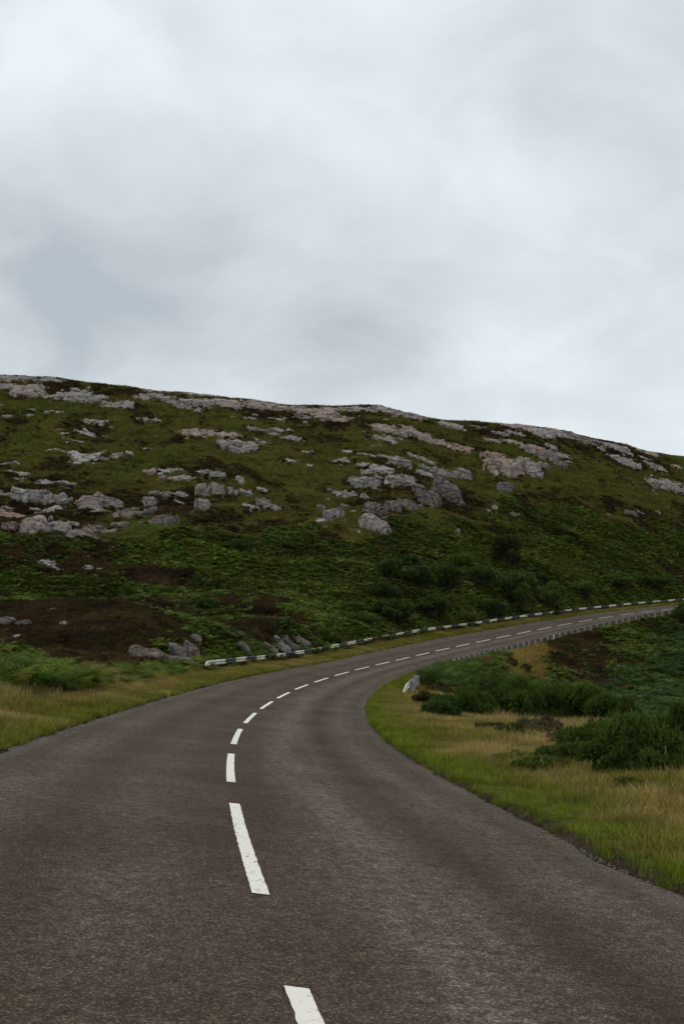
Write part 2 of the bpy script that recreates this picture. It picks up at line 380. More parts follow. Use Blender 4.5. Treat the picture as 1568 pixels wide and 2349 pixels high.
    t.links.new(c, b.inputs['Base Color']); b.inputs['Roughness'].default_value = 0.85; b.inputs['Specular IOR Level'].default_value = 0.10
    bump(t, b, mth(t, 'ADD', mth(t, 'SUBTRACT', 1.0, v.outputs['Distance']), mth(t, 'MULTIPLY', fine, 0.6)), 0.55, 0.008)
    return m
def m_paint_line(name, amount, col=(.78, .77, .73)):
    m, t, b = mat(name); p = geopos(t)
    f = noise_node(t, p, 30, 5, 0.7); g = noise_node(t, p, 4.0, 4, 0.6)
    w = ramp(t, mth(t, 'ADD', mth(t, 'MULTIPLY', f, 0.75), mth(t, 'MULTIPLY', g, 0.25)), [(amount, 1.0), (amount + 0.06, 0.0)])
    v = nd(t, 'ShaderNodeTexVoronoi', feature='DISTANCE_TO_EDGE'); v.inputs['Scale'].default_value = 3.2; t.links.new(p, v.inputs['Vector'])
    cr = ramp(t, v.outputs['Distance'], [(0.0, 1.0), (0.012, 0.0)])
    c = mixc(t, mth(t, 'MULTIPLY', g, 0.35), col, (.70, .68, .63))
    c = mixc(t, mth(t, 'MULTIPLY', cr, 0.18), c, (.25, .23, .2)); c = mixc(t, w, c, (.06, .05, .042))
    t.links.new(c, b.inputs['Base Color']); b.inputs['Roughness'].default_value = 0.6
    bump(t, b, f, 0.3, 0.004)
    return m
def m_rock():
    m, t, b = mat('lichened_gneiss'); p = objco(t)
    oi = nd(t, 'ShaderNodeObjectInfo')
    mp = nd(t, 'ShaderNodeMapping'); mp.inputs['Scale'].default_value = (0.55, 1.0, 1.5); t.links.new(p, mp.inputs[0]); q = mp.outputs[0]
    ofs = nd(t, 'ShaderNodeVectorMath', operation='ADD'); t.links.new(q, ofs.inputs[0])
    cmb = nd(t, 'ShaderNodeCombineXYZ'); t.links.new(mth(t, 'MULTIPLY', oi.outputs['Random'], 90), cmb.inputs[0]); t.links.new(cmb.outputs[0], ofs.inputs[1]); q = ofs.outputs[0]
    n1 = noise_node(t, q, 0.55, 6, 0.65, 0.6); n2 = noise_node(t, q, 2.4, 6, 0.7, 0.3); n3 = noise_node(t, q, 7, 5, 0.7)
    base = mixc(t, ramp(t, n1, [(0.40, 0.0), (0.62, 1.0)]), oi.outputs['Color'], mixc(t, 0.6, oi.outputs['Color'], (.24, .225, .215)))
    base = mixc(t, ramp(t, noise_node(t, q, 0.8, 4, 0.6, 0.5), [(0.50, 0.0), (0.66, 0.75)]), base, (.44, .30, .235))
    c = mixc(t, 1.0, base, ramp(t, n2, [(0.30, 0.28), (0.48, 0.9), (0.70, 1.45)]), 'MULTIPLY')
    c = mixc(t, ramp(t, n3, [(0.56, 0.0), (0.66, 0.7)]), c, (.46, .46, .44))       # pale lichen
    c = mixc(t, ramp(t, noise_node(t, q, 1.3, 5, 0.7), [(0.54, 0.0), (0.66, 0.85)]), c, (.055, .05, .042))   # damp black lichen
    v = nd(t, 'ShaderNodeTexVoronoi', feature='DISTANCE_TO_EDGE'); v.inputs['Scale'].default_value = 0.42
    dv = nd(t, 'ShaderNodeVectorMath', operation='ADD'); t.links.new(q, dv.inputs[0])
    nn = nd(t, 'ShaderNodeTexNoise'); nn.inputs['Scale'].default_value = 0.9; nn.inputs['Detail'].default_value = 4; t.links.new(q, nn.inputs['Vector'])
    t.links.new(nn.outputs['Color'], dv.inputs[1]); t.links.new(dv.outputs[0], v.inputs['Vector'])
    cr = ramp(t, v.outputs['Distance'], [(0.0, 0.0), (0.05, 1.0)])
    c = mixc(t, cr, mixc(t, 0.6, c, (.03, .026, .02)), c)
    t.links.new(c, b.inputs['Base Color']); b.inputs['Roughness'].default_value = 0.88; b.inputs['Specular IOR Level'].default_value = 0.12
    bump(t, b, mth(t, 'ADD', mth(t, 'MULTIPLY', cr, 0.8), mth(t, 'ADD', n2, mth(t, 'MULTIPLY', n3, 0.4))), 1.0, 0.35)
    return m
def m_leaf(name, tint=None, var=0.45, rough=0.65, transl=0.25, inst=False):
    m, t, b = mat(name)
    g = nd(t, 'ShaderNodeNewGeometry')
    if inst: c = attr(t, 'tint', 'INSTANCER').outputs['Color']
    else: c = nd(t, 'ShaderNodeObjectInfo').outputs['Color']
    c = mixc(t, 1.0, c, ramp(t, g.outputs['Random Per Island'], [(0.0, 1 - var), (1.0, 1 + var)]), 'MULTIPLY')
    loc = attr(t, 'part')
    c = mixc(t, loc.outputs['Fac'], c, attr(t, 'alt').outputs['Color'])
    t.links.new(c, b.inputs['Base Color']); b.inputs['Roughness'].default_value = rough; b.inputs['Specular IOR Level'].default_value = 0.07
    tr = nd(t, 'ShaderNodeBsdfTranslucent'); t.links.new(c, tr.inputs[0]); ms = nd(t, 'ShaderNodeMixShader'); ms.inputs[0].default_value = transl
    t.links.new(b.outputs[0], ms.inputs[1]); t.links.new(tr.outputs[0], ms.inputs[2]); t.links.new(ms.outputs[0], t.nodes['Material Output'].inputs[0])
    return m
def m_plain(name, col, rough=0.6, metal=0.0, dirt=(.05, .045, .04), amt=0.35, scale=9.0):
    m, t, b = mat(name); p = objco(t)
    n = noise_node(t, p, scale, 6, 0.7); n2 = noise_node(t, p, scale * 0.18, 4, 0.6)
    c = mixc(t, mth(t, 'MULTIPLY', ramp(t, mth(t, 'ADD', mth(t, 'MULTIPLY', n, 0.6), mth(t, 'MULTIPLY', n2, 0.4)), [(0.42, 0.0), (0.68, 1.0)]), amt), col, dirt)
    t.links.new(c, b.inputs['Base Color']); b.inputs['Roughness'].default_value = rough; b.inputs['Metallic'].default_value = metal
    bump(t, b, n, 0.2, 0.01)
    return m
M_GROUND = m_ground(); M_ROAD = m_asphalt(); M_LINE = m_paint_line('thermoplastic_line', 0.385, (.85, .81, .73)); M_OLD = m_paint_line('worn_line', 0.50, (.115, .10, .09))
M_ROCK = m_rock(); M_LEAF = m_leaf('foliage_instance', inst=True); M_BUSH = m_leaf('shrub_foliage', var=0.5)
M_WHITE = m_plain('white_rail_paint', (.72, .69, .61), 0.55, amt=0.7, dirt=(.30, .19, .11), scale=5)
M_BLACK = m_plain('black_rail_paint', (.014, .017, .022), 0.6, amt=0.3, dirt=(.05, .05, .05))
M_GALV = m_plain('galvanised_steel', (.085, .09, .10), 0.55, 0.25, amt=0.5)
M_WOOD = m_plain('weathered_post_timber', (.36, .34, .325), 0.85, amt=0.6, dirt=(.16, .14, .12), scale=5)
M_STEM = m_plain('woody_stem', (.06, .048, .036), 0.9)
M_PEB = m_plain('grit_stone', (.17, .15, .135), 0.85, amt=0.6)

# ------------------------------------------------------------------ object helpers
def link(o, parent=None):
    COL.objects.link(o)
    if parent is not None: o.parent = parent
    return o
def tag(o, label=None, cat=None, group=None, kind=None):
    if label: o['label'] = label
    if cat: o['category'] = cat
    if group: o['group'] = group
    if kind: o['kind'] = kind
    return o
def empty(name, loc, rz=0.0):
    o = bpy.data.objects.new(name, None); o.empty_display_size = 0.3; o.location = Vector(loc); o.rotation_euler = (0, 0, rz); COL.objects.link(o); return o
def mesh_np(name, V, Fc, material=None, smooth=False):
    me = bpy.data.meshes.new(name)
    V = np.asarray(V, np.float32); me.vertices.add(len(V)); me.vertices.foreach_set('co', V.ravel())
    if isinstance(Fc, np.ndarray):
        k = Fc.shape[1]; n = len(Fc); idx = Fc.ravel().astype(np.int32); st = (np.arange(n) * k).astype(np.int32); 
    else:
        ln = np.array([len(f) for f in Fc], np.int32); n = len(Fc); idx = np.array([i for f in Fc for i in f], np.int32); st = np.concatenate([[0], np.cumsum(ln)[:-1]]).astype(np.int32)
    me.loops.add(len(idx)); me.loops.foreach_set('vertex_index', idx)
    me.polygons.add(n); me.polygons.foreach_set('loop_start', st)
    if smooth: me.polygons.foreach_set('use_smooth', np.ones(n, bool))
    me.update(calc_edges=True); me.validate()
    if material: me.materials.append(material)
    return me
def fattr(me, name, val):
    a = me.attributes.new(name, 'FLOAT', 'POINT'); a.data.foreach_set('value', np.asarray(val, np.float32))
def cattr(me, name, val):
    v = np.ones((len(val), 4), np.float32); v[:, :3] = val
    a = me.attributes.new(name, 'FLOAT_COLOR', 'POINT'); a.data.foreach_set('color', v.ravel())

# ------------------------------------------------------------------ ground sheet
def build_ground():
    az = np.radians(np.concatenate([np.arange(-180, -30, 3), np.arange(-30, -21, .5), np.arange(-21, 21, .1), np.arange(21, 30, .5), np.arange(30, 180, 3)]))
    rr = np.concatenate([0.4 * 1.022 ** np.arange(0, 232), np.arange(64, 285, 0.9), 285 * 1.07 ** np.arange(0, 38)])
    A, R = np.meshgrid(az, rr)
    x = (np.sin(A) * R).ravel(); y = (np.cos(A) * R).ravel(); z = H(x, y)
    na, nr = len(az), len(rr)
    i = np.arange(nr - 1)[:, None] * na; j = np.arange(na)[None, :]; jn = (j + 1) % na
    Fq = np.stack([(i + j), (i + jn), (i + na + jn), (i + na + j)], -1).reshape(-1, 4)[:, ::-1]
    me = mesh_np('ground', np.stack([x, y, z], 1), Fq, M_GROUND, True)
    W, s, lat, d = cover(x, y, z)
    c = sum(W[k][:, None] * np.array(GCOL[k]) for k in KINDS)
    near = np.abs(d) < 0.22
    c[near] = (.052, .038, .026)
    cattr(me, 'cover', c)
    tag(link(bpy.data.objects.new('ground', me)), kind='structure')
build_ground()

# ------------------------------------------------------------------ road and its markings
def build_road():
    st = np.arange(-58, 256, 0.25)
    lt = np.array([-3.05, -2.95, -2.7, -2.3, -1.7, -1.1, -.5, 0, .5, 1.1, 1.7, 2.3, 2.75, 2.98, 3.08])
    S, T = np.meshgrid(st, lt, indexing='ij')
    e = fbm(st / 1.3, st * 0 + 3, 201, 4) * 0.10 + fbm(st / 0.35, st * 0 + 8, 203, 2) * .045
    e2 = fbm(st / 1.6, st * 0 + 30, 205, 4) * 0.12 + fbm(st / 0.35, st * 0 + 18, 207, 2) * .045
    T = T.copy(); T[:, :2] += e[:, None]; T[:, -2:] += e2[:, None]
    P = road_pt(S.ravel(), T.ravel()).reshape(*S.shape, 3)
    P[:, 0, 2] -= 0.09; P[:, -1, 2] -= 0.09
    P[:, :, 2] += fbm(P[:, :, 0] / 3, P[:, :, 1] / 3, 211, 2) * 0.006
    n, k = S.shape
    i = np.arange(n - 1)[:, None] * k; j = np.arange(k - 1)[None, :]
    Fq = np.stack([i + j, i + j + 1, i + k + j + 1, i + k + j], -1).reshape(-1, 4)
    me = mesh_np('road', P.reshape(-1, 3), Fq, M_ROAD, True)
    fattr(me, 'lat', T.ravel()); fattr(me, 'sta', S.ravel())
    road = tag(link(bpy.data.objects.new('road', me)), 'two lane grey asphalt road curving right', kind='structure')
    def strip(name, s0, s1, l0, l1, material, rough=0.006, label=None, up=0.0055):
        m = max(int((s1 - s0) / 0.08), 8); ss = np.linspace(s0, s1, m)
        ja = fbm(ss / 0.12, ss * 0 + s0, 301, 2) * rough; jb = fbm(ss / 0.12, ss * 0 + s0 + 9, 303, 2) * rough
        q = np.concatenate([np.stack([ss, l0 + ja], 1), np.stack([ss, l1 + jb], 1)])
        q[0, 0] += 0.03; q[m - 1, 0] += 0.03
        V = road_pt(q[:, 0], q[:, 1], up); V[:, 2] += fbm(V[:, 0] / 3, V[:, 1] / 3, 211, 2) * 0.006
        Fq = np.array([[a, a + m, a + m + 1, a + 1] for a in range(m - 1)])
        o = bpy.data.objects.new(name, mesh_np(name, V, Fq, material)); link(o, road)
        if label: o['label'] = label
        return o
    for k in range(-2, 42):
        s0 = 2 + k * 6.0
        strip('centre_line_dash', s0 - (0.12 if k == 0 else 0), s0 + 4.0, -0.052, 0.052, M_LINE)
    # faint scrape across the inner lane
    a, b = at(720, 1575, 41.5), at(815, 1582, 40.4)
    (sa, sb), (la, lb) = road_coord(np.array([a[0], b[0]]), np.array([a[1], b[1]]))
    tt = np.linspace(0, 1, 24)
    V = np.concatenate([road_pt(sa + (sb - sa) * tt - .03, la + (lb - la) * tt, .006), road_pt(sa + (sb - sa) * tt + .03, la + (lb - la) * tt, .006)])
    V[:, 2] += fbm(V[:, 0] / 3, V[:, 1] / 3, 211, 2) * 0.006
    Fq = np.array([[i, i + 1, i + 25, i + 24] for i in range(23)])
    link(bpy.data.objects.new('scrape_mark', mesh_np('scrape_mark', V, Fq, M_OLD)), road)
    return road
ROAD = build_road()

# ------------------------------------------------------------------ guard rails
def sweep(name, prof, path, ups, outs, material, parent, caps=True):
    """sweep a closed profile (out, up) along a path"""
    k = len(prof); n = len(path)
    V = np.array([path[i] + outs[i] * p[0] + ups[i] * p[1] for i in range(n) for p in prof])
    Fc = [(i * k + j, i * k + (j + 1) % k, (i + 1) * k + (j + 1) % k, (i + 1) * k + j) for i in range(n - 1) for j in range(k)]
    if caps: Fc += [tuple(range(k))[::-1], tuple((n - 1) * k + j for j in range(k))]
    o = bpy.data.objects.new(name, mesh_np(name, V, Fc, material)); link(o, parent); return o
WS = 0.74
WB = [(0.0, .155), (.03, .15), (.082, .115), (.082, .06), (.02, .025), (.02, -.025), (.082, -.06), (.082, -.115), (.03, -.15), (0, -.155)]
WB = [(p[0] * WS, p[1] * WS) for p in WB]
WPROF = WB + [(p[0] - .012, p[1] * 0.985) for p in WB[::-1]]
BOXC = lambda a, b: [(-a, -b), (a, -b), (a, b), (-a, b)]
def box_mesh(name, sx, sy, z0, z1, material, tz=0.0, bev=0.012):
    bm = bmesh.new(); bmesh.ops.create_cube(bm, size=1.0)
    for v in bm.verts:
        v.co.x *= sx; v.co.y *= sy; v.co.z = z0 + (z1 - z0) * (v.co.z + 0.5) + (tz * v.co.y / sy if v.co.z > 0 else 0)
    bmesh.ops.bevel(bm, geom=list(bm.edges), offset=bev, segments=1, affect='EDGES')
    me = bpy.data.meshes.new(name); bm.to_mesh(me); bm.free(); me.materials.append(material); return me
UP = np.array([0, 0, 1.0])
def rail_frame(s, lat):
    p = road_pt(np.atleast_1d(s), np.full(np.size(s), lat)); p[:, 2] = Hg(p[:, 0], p[:, 1])
    hd = np.interp(s, RS, RH)
    r = np.stack([np.cos(hd), -np.sin(hd), 0 * hd], -1)
    return p, np.atleast_2d(r), hd
def smooth_top(s, lat, h):
    base = road_pt(s, np.full(np.size(s), lat)); 
    return base[:, 2] + h
def build_left_rail():
    lat = -WL - 1.95; s0, s1 = 43.6, 186.0; hb = 0.44
    p0, r0, _ = rail_frame(np.array([s0]), lat)
    root = empty('guard_rail', p0[0]); tag(root, 'black and white banded crash barrier along the outer bend', 'crash barrier')
    inv = -np.array(p0[0])
    def beam(sa, sb, material, name='rail_beam'):
        ss = np.linspace(sa, sb, 5); p, r, _ = rail_frame(ss, lat); p[:, 2] = smooth_top(ss, lat, hb) + fbm(ss / 9, ss * 0, 401, 2) * .03
        return sweep(name, WPROF, p + inv, [UP] * 5, r, material, root)
    k = 0; s = s0 + 1.5
    while s < s1:
        w = k % 2 == 0
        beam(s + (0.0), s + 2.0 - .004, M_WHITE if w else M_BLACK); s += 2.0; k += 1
    post = box_mesh('post', .11, .14, -.5, .62, M_WOOD)
    for s in np.arange(s0 + 2.2, s1, 3.2):
        p, r, hd = rail_frame(np.array([s]), lat); o = bpy.data.objects.new('post', post); link(o, root)
        o.location = Vector(p[0] + inv - r[0] * .10); o.location.z = smooth_top(np.array([s]), lat, 0.0)[0] + inv[2] - 0.12; o.rotation_euler = (0, 0, -hd[0])
        if p[0][1] > 100: o.location.z -= .03
    # ramped end: the last beam bends down into the grass
    ss = np.linspace(s0 - 0.75, s0 + 1.5, 8); p, r, _ = rail_frame(ss, lat); h = hb - 0.60 * (1 - sstep(0, 0.5, (ss - ss[0]) / 2.25)) ** 1.2
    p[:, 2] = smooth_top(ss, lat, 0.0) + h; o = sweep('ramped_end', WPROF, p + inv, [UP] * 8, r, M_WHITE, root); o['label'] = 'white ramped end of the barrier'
    return root
def build_right_rail():
    lat = WR + 1.45; s0, s1 = 40.6, 151.0; hb = 0.50
    p0, r0, _ = rail_frame(np.array([s0]), lat)
    root = empty('guard_rail', p0[0]); tag(root, 'grey crash barrier on timber posts along the inner bend, seen from behind', 'crash barrier')
    inv = -np.array(p0[0])
    zc = lambda s: road_pt(s, np.full(np.size(s), lat))[:, 2] + hb - 0.02
    s = s0 + 0.6; k = 0
    MW = [(-a, b) for a, b in WPROF][::-1]
    while s < s1:
        ss = np.linspace(s, s + 3.19, 5); p, r, _ = rail_frame(ss, lat); p[:, 2] = zc(ss) + fbm(ss / 7, ss * 0, 405, 2) * .03
        sweep('rail_beam', MW, p + inv - r * .05, [UP] * 5, r, M_GALV, root); s += 3.2; k += 1
    posts = [box_mesh('post', .15, .13, -.7, .66 + d, M_WOOD, tz=t) for d, t in ((0, .02), (.03, -.02), (-.02, .0))]
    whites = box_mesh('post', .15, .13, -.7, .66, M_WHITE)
    k = 0
    for s in np.arange(s0 + 0.9, s1, 2.05):
        s = s + random.uniform(-.12, .12)
        p, r, hd = rail_frame(np.array([s]), lat)
        o = bpy.data.objects.new('post', whites if k in (11, 29) else posts[k % 3]); link(o, root)
        o.location = Vector(p[0] + inv + r[0] * .06); o.location.z = zc(np.array([s]))[0] - hb + inv[2] - 0.02
        o.rotation_euler = (random.uniform(-.03, .03), random.uniform(-.03, .03), -hd[0] + random.uniform(-.06, .06))
        if k in (11, 29): o['label'] = 'white painted post'
        k += 1
    # ramped white end
    ss = np.linspace(s0 - 1.0, s0 + 0.6, 8); p, r, _ = rail_frame(ss, lat); h = 0.0 - 0.66 * (1 - np.clip((ss - ss[0]) / .75, 0, 1))
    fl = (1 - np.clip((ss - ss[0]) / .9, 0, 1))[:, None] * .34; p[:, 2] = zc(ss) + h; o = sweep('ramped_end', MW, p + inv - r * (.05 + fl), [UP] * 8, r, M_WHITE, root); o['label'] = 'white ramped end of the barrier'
    return root
build_left_rail(); build_right_rail()

# ------------------------------------------------------------------ rock outcrops
def ico(sub):
    bm = bmesh.new(); bmesh.ops.create_icosphere(bm, subdivisions=sub, radius=1.0)
    V = np.array([v.co[:] for v in bm.verts]); Fc = np.array([[v.index for v in f.verts] for f in bm.faces]); bm.free(); return V, Fc
ICO = {k: ico(k) for k in (3, 4, 5)}
RCOL = {'g': (.36, .335, .31), 'p': (.46, .345, .29), 'd': (.17, .14, .122), 'w': (.48, .45, .415), 'm': (.41, .335, .30), 'r': (.43, .285, .225)}
def rock_piece(name, px0, py0, px1, py1, tone, seed, lo, parent, steep=False):
    """a knob of bedrock breaking through the turf: jointed blocks, steep towards the valley, flush uphill"""
    R_ = np.random.default_rng(seed)
    cx = (px0 + px1) / 2; h = (py1 - py0) * 1.30; w = (px1 - px0) * 1.36; py1 = py1 + .10 * h; py0 = py1 - h
    P0 = hit(cx, py1 - 0.02 * h, lo)
    k = 0
    while P0 is None and k < 12: k += 1; P0 = hit(cx, py1 + 3 * k, lo)
    pm = P0[1] / FD; hm = h * pm; a = w * pm / 2
    Pb = hit(cx, py0 + 0.28 * h, lo)
    full = (Pb[1] - P0[1]) if Pb is not None else 3.2 * hm
    full = max(full, 0.6 * hm)
    flat = w > 2.0 * h and not steep
    L = min(max(full, 0.5 * hm), (3.4 if flat else 2.3) * a + 0.3)
    if steep: L = min(L, 1.1 * hm + 0.3)
    c = max(0.98 * hm - L * (0.72 * hm / full), (0.24 if flat else 0.36) * hm)
    c = min(c, (.80 if steep else .50) * hm)
    vd = P0[:2] / np.linalg.norm(P0[:2]); X = np.array([vd[1], -vd[0]])
    n = (14 if w * h < 90 else 26) if w * h < 500 else (44 if w * h < 3000 else 72)
    nu = n if a * 2 > L else max(12, int(n * 2 * a / L)); nv = n if L > 2 * a else max(12, int(n * L / (2 * a)))
    u, v = np.meshgrid(np.linspace(-1.22, 1.22, nu), np.linspace(-0.22, 1.3, nv))
    um = u * a; vm = v * L
    ang = R_.uniform(-.35, .35)                    # lie of the joints
    ju = um * math.cos(ang) + vm * math.sin(ang) * .6; jv = -um * math.sin(ang) + vm * math.cos(ang)
    wn = fbm(um / (a * .5) + seed, vm / (L * .5), seed, 3)
    # outline: ragged oval, blunt at the valley side
    q = np.sqrt(np.abs(u + .10 * wn)**2.4 + np.abs((v - .46) / .56 + .12 * wn)**2.4)
    q = q + .26 * fbm(um / (a * .35) + 3, vm / (a * .35), seed + 1, 4) + .16 * fbm(um / 1.1, vm / 1.1, seed + 2, 3)
    body = 1 - sstep(.62, 1.06, q)
    back = np.clip(1.12 - .95 * np.clip(v, 0, 2), 0.08, 1.1)
    front = sstep(-.06, .16 if not steep else .30, v + .06 * wn)
    hh = c * body * (0.25 + 0.75 * front) * (.35 + .65 * back)
    # joint blocks
    ns = int(min(max(2 * a * L / max(.18 * hm * hm, .5), 5), 46))
    sx = R_.uniform(-1.2, 1.2, ns) * a; sy = R_.uniform(-.15, 1.2, ns) * L; st = 1.9
    jn = .5 * fbm(ju / (.5 * hm + .3), jv / (.5 * hm + .3), seed + 5, 2) * (.25 * hm + .1)
    D = np.sqrt(((ju + jn)[..., None] - sx)**2 / st**2 + ((jv + jn)[..., None] - sy)**2)
    o2 = np.argsort(D, -1)[..., :2]; f1 = np.take_along_axis(D, o2[..., :1], -1)[..., 0]; f2 = np.take_along_axis(D, o2[..., 1:], -1)[..., 0]
    cell = o2[..., 0]
    dz = R_.uniform(-.30, .22, ns)[cell] * c + (R_.uniform(-.22, .22, ns)[cell] * (ju - sx[cell]) + R_.uniform(-.15, .3, ns)[cell] * (jv - sy[cell])) * .6
    if steep: dz = dz * .45
    gap = np.exp(-((f2 - f1) / (.07 * hm + .05))**2) * (.30 * c + .05)
    turf = (R_.uniform(0, 1, ns) < (.0 if (steep or ns < 7) else .22)); dz = dz - np.where(turf[cell], c * 1.15 + .25, 0) * sstep(.0, .35, (f2 - f1) / (.12 * hm + .1))
    hh = hh + (dz - gap) * sstep(.05, .5, body) * np.minimum(1, body * 1.6)
    hh = hh + body * (fbm(um / 1.6, vm / 1.6, seed + 7, 4) * .10 * min(c, 1.5) + fbm(um / .45, vm / .7, seed + 9, 2) * .05)
    hh = hh - .45 * sstep(.90, 1.1, q) - .05
    wx = P0[0] + X[0] * um + vd[0] * vm; wy = P0[1] + X[1] * um + vd[1] * vm
    lean = np.clip(hh, 0, None) * .10
    wz = Hg(wx.ravel(), wy.ravel()).reshape(wx.shape) + hh
    wx = wx - vd[0] * lean; wy = wy - vd[1] * lean
    V = np.stack([wx - P0[0], wy - P0[1], wz - P0[2]], -1).reshape(-1, 3)
    i = np.arange(nv - 1)[:, None] * nu; j = np.arange(nu - 1)[None, :]
    Fq = np.stack([i + j, i + j + 1, i + nu + j + 1, i + nu + j], -1).reshape(-1, 4)
    out = (q > 1.16).ravel(); Fq = Fq[~out[Fq].all(1)]
    used = np.unique(Fq); mp = np.full(len(V), -1); mp[used] = np.arange(len(used)); V = V[used]; Fq = mp[Fq]
    me = mesh_np(name, V, Fq, M_ROCK, False)
    o = bpy.data.objects.new(name, me); COL.objects.link(o)
    o.location = Vector(P0)
    col = np.array(RCOL[tone]) * R_.uniform(0.85, 1.12); o.color = (*col, 1)
    if parent is not None:
        o.location = o.location - parent.location; o.parent = parent
    ctr = P0[:2] + vd * L * .5
    ROCKS.append((ctr[0], ctr[1], a * .88, L * .46, X))
    return o
ROCKS = []
Z = {0: (1, 0, 0), 1: (.36575, 0, 831.6), 2: (.36575, 516.1, 888.9), 3: (.36575, 994.4, 929.1), 4: (.36575, 0, 1204.3), 5: (.36575, 401.4, 1233.0), 6: (.4755, 822.4, 1290.4)}
